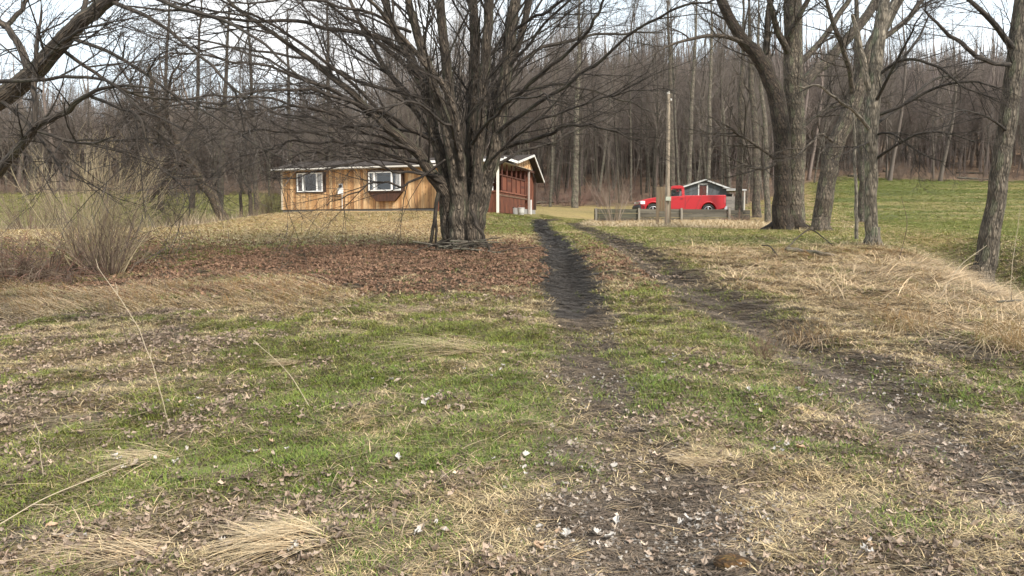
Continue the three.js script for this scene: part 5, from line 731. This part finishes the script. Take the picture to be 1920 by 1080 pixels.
// single straw tufts that stand out in the near grass
{
  const spots = [[870, 655, 0.75, 2.85, 0.95, 'largest combed-over straw tuft in the near grass left of the drive', 1.1], [672, 628, 0.38, 2.9, 0.6, 'upright straw tuft left of the large combed-over tuft', 0.6], [790, 585, 0.42, 3.2, 0.9, 'straw tuft in front of the leaf litter below the big tree', 1.0], [300, 860, 0.30, 2.7, 0.5, 'flattened straw tuft in the left foreground beside dead leaves', 1.3], [560, 1010, 0.34, 2.8, 0.5, 'combed straw tuft at the bottom of the left foreground', 1.3], [250, 1030, 0.34, 2.9, 0.5, 'wide straw tuft in the bottom left corner', 1.35], [545, 680, 0.22, 2.6, 0.4, 'small pink-beige straw patch in the middle of the left grass', 1.3], [1290, 860, 0.24, 0.6, 0.45, 'yellow straw tuft on the ridge between the ruts', 1.2], [1520, 640, 0.55, 2.4, 0.9, 'long straw tuft fanning over the near side of the bank', 1.0], [1880, 650, 0.75, 2.3, 0.8, 'tallest straw tuft leaning at the right edge of the bank', 0.85], [1700, 620, 0.6, 2.7, 0.9, 'long straw tuft sweeping left on the middle of the bank', 1.0]];
  const groundAt = (px, py) => { for (let d = 2; d < 60; d += 0.02) { const p = at(px, py, d); if (p.y < height(p.x, p.z)) return p; } };
  spots.forEach(([px, py, len, dir, sp, label, lean], i) => { const p = groundAt(px, py), o = new THREE.Mesh(blades(1200 + i, i < 8 ? 260 : 170, { len, spread: sp * 0.32, lean: Math.min(lean * 1.2, 1.5), width: 0.0042, seg: 6, droop: i < 8 ? 0.5 : 1.2, dir, fan: i < 3 ? 1.0 : 1.5, flat: i < 8 ? 0.42 : 0 }), new THREE.MeshStandardMaterial({ vertexColors: true, color: lin(...tint([0.58, 0.45, 0.27], [0.50, 0.37, 0.23], (i * 0.37) % 1, 1)), roughness: 0.75, side: THREE.DoubleSide })); o.position.set(p.x, height(p.x, p.z), p.z); put('straw_tuft', label, 'straw tuft', o); });
  // pale curled leaves that stand out one by one
  const R = rng(1301), shapes = [leafShape(31, 1.6, 0.085), leafShape(32, 0.7, 0.10), leafShape(33, 2.2, 0.075)], mats = [[0.46, 0.42, 0.375], [0.36, 0.29, 0.22], [0.50, 0.465, 0.425], [0.42, 0.29, 0.19]].map((c) => new THREE.MeshStandardMaterial({ vertexColors: true, color: lin(...c), roughness: 0.8, side: THREE.DoubleSide }));
  const clusters = [[500, 855], [320, 865], [740, 720], [835, 770], [960, 880], [350, 755], [790, 1005], [460, 1020], [1050, 1010], [1260, 690], [1400, 750], [1480, 855], [1505, 750], [1450, 860], [1110, 880], [1160, 1000], [1290, 980], [1620, 1040], [920, 700], [740, 880], [120, 1020], [230, 880], [1000, 1040], [540, 1040]];
  const names = ['white curled dry leaf', 'tan dry leaf'];
  for (let k = 0; k < 130; k++) { const c = clusters[k % clusters.length], p = groundAt(c[0] + (R() + R() - 1) * 55, c[1] + (R() + R() - 1) * 22); if (!p) continue; const m = Math.floor(R() * 4), o = new THREE.Mesh(shapes[Math.floor(R() * 3)], mats[m]); o.position.set(p.x, height(p.x, p.z) + 0.022 + R() * 0.015, p.z); o.rotation.set((R() - 0.5) * 0.9, R() * 6.28, (R() - 0.5) * 0.9); const s = 0.30 + R() * 0.28; o.scale.setScalar(s); const tan = m % 2; const dd = -p.z, side = p.x < rutL(dd) - 0.35 ? 'left of the drive' : p.x < rutL(dd) + 0.4 ? 'in the left wheel rut' : p.x < rutR(dd) - 0.4 ? 'between the wheel ruts' : 'by the right wheel rut', lab = names[tan] + ' ' + (dd < 4.2 ? 'nearest the camera ' : '') + side; put('fallen_leaf', lab, 'leaf', o, lab); }
  // long loose straws lying over the near ground
  const ls = []; for (let k = 0; k < 3800; k++) { const d = 2.6 + R() * 8.5, x = (R() * 2 - 1) * (0.74 * d + 1), w = cover(x, d); if (w.mud > 0.3 || R() > 0.25 + w.s) continue; ls.push([x, height(x, -d) + 0.012, -d, R() * 6.28, 0.6 + R() * 0.9, 0, (R() - 0.5) * 0.15, tint([0.62, 0.47, 0.27], [0.36, 0.27, 0.18], R(), 0.7 + 0.5 * R())]); }
  scatter('loose_straw', 'single long straws lying loose across the near ground', 'straw', blades(41, 2, { flat: 0.12, len: 0.26, spread: 0.05, lean: 1.45, width: 0.0032, seg: 4, droop: 0.25 }), bladeMat, ls);
  // loose pale stones in the near ruts
  const st = []; for (let k = 0; k < 4200; k++) { const close = k > 1900, d = close ? 2.5 + R() * 2.2 : 2.4 + R() * 5.5, s = close || R() < 0.62 ? rutL(d) : rutR(d), x = s + (R() + R() - 1) * (close ? 0.9 : 0.75) + 0.25, n = fbm(x * 1.2, d * 1.2, 171, 3); if (n < 0.48) continue; st.push([x, height(x, -d) + 0.002, -d, R() * 6.28, [0.4 + R() * R() * 1.6, 0.3 + R() * 0.6, 0.4 + R() * R() * 1.4], R(), R(), tint([0.22, 0.195, 0.17], [0.52, 0.485, 0.44], R() * R(), 1)]); }
  const pg = new THREE.IcosahedronGeometry(0.011, 1); { const p = pg.attributes.position; for (let i = 0; i < p.count; i++) { const f = 0.75 + 0.5 * hash(Math.round(p.getX(i) * 4e3), Math.round(p.getY(i) * 4e3 + p.getZ(i) * 9e3), 3); p.setXYZ(i, p.getX(i) * f, p.getY(i) * f * 0.7, p.getZ(i) * f); } pg.computeVertexNormals(); }
  scatter('gravel', 'loose pale gravel and crumbs in the near wheel ruts', 'gravel', pg, plain(1, 1, 1, 0.95), st);
  // mossy stone at the bottom edge
  { const p = groundAt(1375, 1062), g = new THREE.IcosahedronGeometry(0.055, 3), a = g.attributes.position; for (let i = 0; i < a.count; i++) { const f = 0.8 + 0.45 * fbm(a.getX(i) * 22 + 5, a.getZ(i) * 22 + a.getY(i) * 13, 9, 3); a.setXYZ(i, a.getX(i) * f * 1.3, a.getY(i) * f * 0.55, a.getZ(i) * f); } g.computeVertexNormals(); const o = new THREE.Mesh(g, new THREE.MeshStandardMaterial({ color: lin(0.20, 0.105, 0.035), map: barkMap, bumpMap: barkBump, bumpScale: 0.01, roughness: 1 })); o.position.set(p.x, height(p.x, p.z) + 0.005, p.z); put('mossy_stone', 'rust brown mossy stone at the bottom edge of the drive', 'stone', o); }
  // dead weed stalks
  const stalk = (rows, label, tone, twig) => { const f = groundAt(rows[0][0], rows[0][1]), d = -f.z, g = base(f.x, height(f.x, f.z) - 0.01, f.z), L = smoothLine(rows.map(([x, y, r, dz = 0]) => { const p = at(x, y, d - dz); return [p.x - g.position.x, p.y - g.position.y, p.z - g.position.z, r * 0.38 * PXM(d)]; }), 6), T = new Tubes(); kink(L, 0.012, rows[0][0]); T.add(L.pts, L.rad, 6); part(g, 'stem', T.build(), tone); const S = new Tubes(); sprout((l, b, s) => S.add(b.pts, b.rad, s), L, 0, [{ n: twig, from: 0.4, len: 0.10, angle: 0.6, r: 0.0013, seg: 3, sides: 3, wob: 0.3, lift: 0.02 }], rng(rows[0][0])); part(g, 'side_twigs', S.build(), tone).userData.kind = 'stuff'; put('weed_stalk', label, 'stalk', g); };
  const pale = plain(0.46, 0.38, 0.27), darkS = plain(0.12, 0.085, 0.065);
  stalk([[320, 809, 2], [300, 735, 1.8, 0.1], [268, 634, 1.6, 0.1], [225, 560, 1.3, 0.1], [182, 498, 0.8]], 'tall bent weed stalk rising left in the left foreground', pale, 4);
  stalk([[582, 765, 2], [540, 700, 1.6, 0.05], [478, 637, 0.9, 0.1]], 'pale weed stalk leaning left in the middle of the near grass', pale, 3);
  stalk([[177, 890, 1.8], [168, 850, 1.6], [160, 800, 1]], 'short dark stalk standing in the left foreground leaves', darkS, 2);
  stalk([[82, 898, 1.8], [76, 850, 1.5], [72, 805, 0.9]], 'short pale stalk nearest the left edge', pale, 2);
  stalk([[236, 640, 1.8], [225, 590, 1.5], [190, 520, 1]], 'dark twiggy stalk before the left shrub', darkS, 5);
  stalk([[432, 482, 1.6], [430, 450, 1.2], [426, 415, 0.7]], 'thin dark seedling on the straw slope', darkS, 6);
  stalk([[1685, 490, 1.5], [1700, 420, 1.2], [1690, 370, 0.7]], 'thin weed stalk on the bank between the two right trees', darkS, 5);
  stalk([[1893, 560, 1.6], [1898, 500, 1.3], [1906, 440, 1.0], [1913, 390, 0.6]], 'tall pale weed stalk at the right edge of the bank', pale, 5);
  stalk([[1760, 560, 1.8], [1800, 500, 1.4], [1850, 460, 0.8]], 'pale stalk leaning right on the bank', pale, 4);
  // fallen branches
  const fallen = (rows, label, m) => { const pts = rows.map(([x, y, r, up]) => { const p = groundAt(x, y); return [p.x, height(p.x, p.z) + up, p.z, r]; }), L = smoothLine(pts, 6), g = base(pts[0][0], pts[0][1], pts[0][2]), T = new Tubes(); for (const p of L.pts) p.sub(g.position); kink(L, rows[0][2] * 0.6, rows[0][0]); { const a = L.pts[0], b = L.pts[1]; L.pts.unshift(a.clone().addScaledVector(b.clone().sub(a).normalize(), -0.004)); L.rad.unshift(0.001); } T.add(L.pts, L.rad, 8, 0.08, 2); part(g, 'shaft', T.build(), m); const S = new Tubes(); sprout((l, b, s) => S.add(b.pts, b.rad, s), L, 0, [{ n: 2, from: 0.4, len: 0.3, angle: 0.7, r: 0.008, seg: 4, sides: 4, wob: 0.3, lift: -0.01 }], rng(rows[0][0])); const sb = part(g, 'side_branch', S.build(), m); sb.userData.kind = 'stuff'; put('fallen_branch', label, 'branch', g); };
  const grB = bark(0.33, 0.29, 0.23, 0.008), dkB = bark(0.15, 0.12, 0.095, 0.008);
  fallen([[1474, 474, 0.045, 0.06], [1500, 476, 0.042, 0.06], [1535, 480, 0.035, 0.05], [1565, 482, 0.02, 0.04]], 'grey fallen log lying at the top of the straw bank', grB);
  fallen([[1478, 468, 0.012, 0.05], [1500, 462, 0.014, 0.22], [1520, 460, 0.014, 0.32], [1540, 462, 0.012, 0.20], [1562, 466, 0.010, 0.05]], 'arched dark fallen branch beside the log on the bank', dkB);
  fallen([[1428, 470, 0.010, 0.10], [1445, 476, 0.012, 0.12], [1458, 484, 0.010, 0.03]], 'short bent dark branch left of the log on the bank', dkB);
  fallen([[0, 1003, 0.0024, 0.04], [90, 955, 0.0022, 0.05], [200, 905, 0.0018, 0.04]], 'pale thin stick crossing the lower left corner', pale);
  fallen([[1870, 583, 0.012, 0.10], [1900, 580, 0.012, 0.10], [1960, 576, 0.010, 0.08]], 'grey stick poking in at the right edge of the bank', grB);
}
// ---------------------------------------------------------------- shrubs
function fanShrub(name, label, px, py, d, H, W, n, tones, seed, arch = 0) {
  const p = at(px, py, d), y = height(p.x, -d), g = base(p.x, y, -d), R = rng(seed), T = tones.map(() => new Tubes());
  for (let k = 0; k < n; k++) { const a = R() * 6.283, s = Math.sqrt(R()), b = wander(V(Math.cos(a) * 0.22 * W * s, -0.05, Math.sin(a) * 0.22 * W * s), V(Math.cos(a) * 0.75 * s * W / H * 1.1, 1, Math.sin(a) * 0.75 * s * W / H * 1.1), H * (0.55 + 0.5 * R()), Math.min(0.010, H * 0.010) * (0.7 + 0.6 * R()), Math.min(0.003, H * 0.004), 7, 0.24, -arch, R), t = T[Math.floor(R() * T.length)]; t.add(b.pts, b.rad, 4); sprout((l, c, q) => t.add(c.pts, c.rad, q), b, 0, [{ n: 6, from: 0.25, len: H * 0.26, fall: 0.3, angle: 0.38, r: 0.005, seg: 4, sides: 3, wob: 0.42, lift: 0.01 - arch * 0.5 }, { n: 3, from: 0.2, len: H * 0.11, fall: 0.3, angle: 0.4, r: 0.003, seg: 2, sides: 3, wob: 0.3, lift: 0 }], R); }
  T.forEach((t, i) => { const q = part(g, 'canes', t.build(), tones[i]); q.userData.kind = 'stuff'; }); return put(name, label, 'shrub', g);
}
const gG = plain(0.33, 0.27, 0.165), gB = plain(0.20, 0.15, 0.105), gR = plain(0.20, 0.115, 0.085), gD = plain(0.12, 0.085, 0.065), gY = plain(0.31, 0.235, 0.13);
fanShrub('fan_shrub', 'tall fan shaped bare shrub of grey green canes at the left', 178, 512, 12.4, 2.1, 1.35, 80, [gG, gB, gG], 1401);
fanShrub('fan_shrub', 'lower spreading bare shrub right of the tall fan shrub', 205, 506, 12.0, 1.0, 0.95, 60, [gB, gG, gD], 1402);
fanShrub('bramble', 'tangled reddish brown bramble at the left edge', 20, 530, 11.6, 0.95, 1.3, 80, [gR, gB, gD], 1403, 0.16);
fanShrub('bramble', 'arching brown bramble between left edge bramble and fan shrub', 95, 530, 11.8, 0.9, 1.2, 80, [gR, gB, gD], 1404, 0.16);
fanShrub('bramble', 'low dark bramble at the foot of the fan shrub', 145, 525, 11.5, 0.55, 0.9, 50, [gR, gD], 1405, 0.2);
fanShrub('yard_shrub', 'yellow brown bushy shrub against the left end of the house', 508, 398, 48, 2.3, 1.5, 70, [gY, gB], 1406);
fanShrub('yard_shrub', 'brown bushy shrub beside the slim trunks left of the house', 480, 402, 47, 1.6, 1.3, 50, [gB, gD], 1407);
fanShrub('yard_shrub', 'tall brown thicket at the edge of the left field', 330, 402, 44, 2.2, 2.0, 70, [gB, gD], 1408);
fanShrub('yard_shrub', 'tan thicket right of the tall brown thicket by the field', 380, 404, 42, 1.4, 1.6, 50, [gY, gB], 1409);
fanShrub('yard_shrub', 'leftmost brown thicket by the field', 60, 440, 30, 2.4, 2.2, 70, [gD, gB], 1410);
fanShrub('yard_shrub', 'bare multi-stemmed bush in front of the left end of the plank wall', 1150, 413, 41.2, 2.9, 1.3, 26, [plain(0.30, 0.24, 0.19), gB], 1411);
fanShrub('bramble', 'brown bramble heaped at the right end of the plank wall', 1385, 410, 41, 0.95, 1.3, 60, [gB, gR], 1412, 0.14);
fanShrub('bramble', 'tan bramble below the double-trunked tree', 1425, 416, 37, 0.7, 1.2, 50, [gY, gB], 1413, 0.14);
fanShrub('bramble', 'tangle of dry canes at the foot of the leaning tree by the ditch', 1790, 478, 15.0, 0.45, 0.7, 40, [gY, gB], 1414, 0.16);
fanShrub('dead_weed', 'clump of thin brown dead weed stems on the ridge between the ruts', 1432, 690, 6.3, 0.26, 0.16, 16, [plain(0.22, 0.15, 0.10)], 1415);
fanShrub('dead_weed', 'smaller clump of brown weed stems below the first on the ridge', 1500, 745, 5.6, 0.16, 0.12, 10, [plain(0.24, 0.165, 0.11)], 1416);

renderer.render(scene, camera);
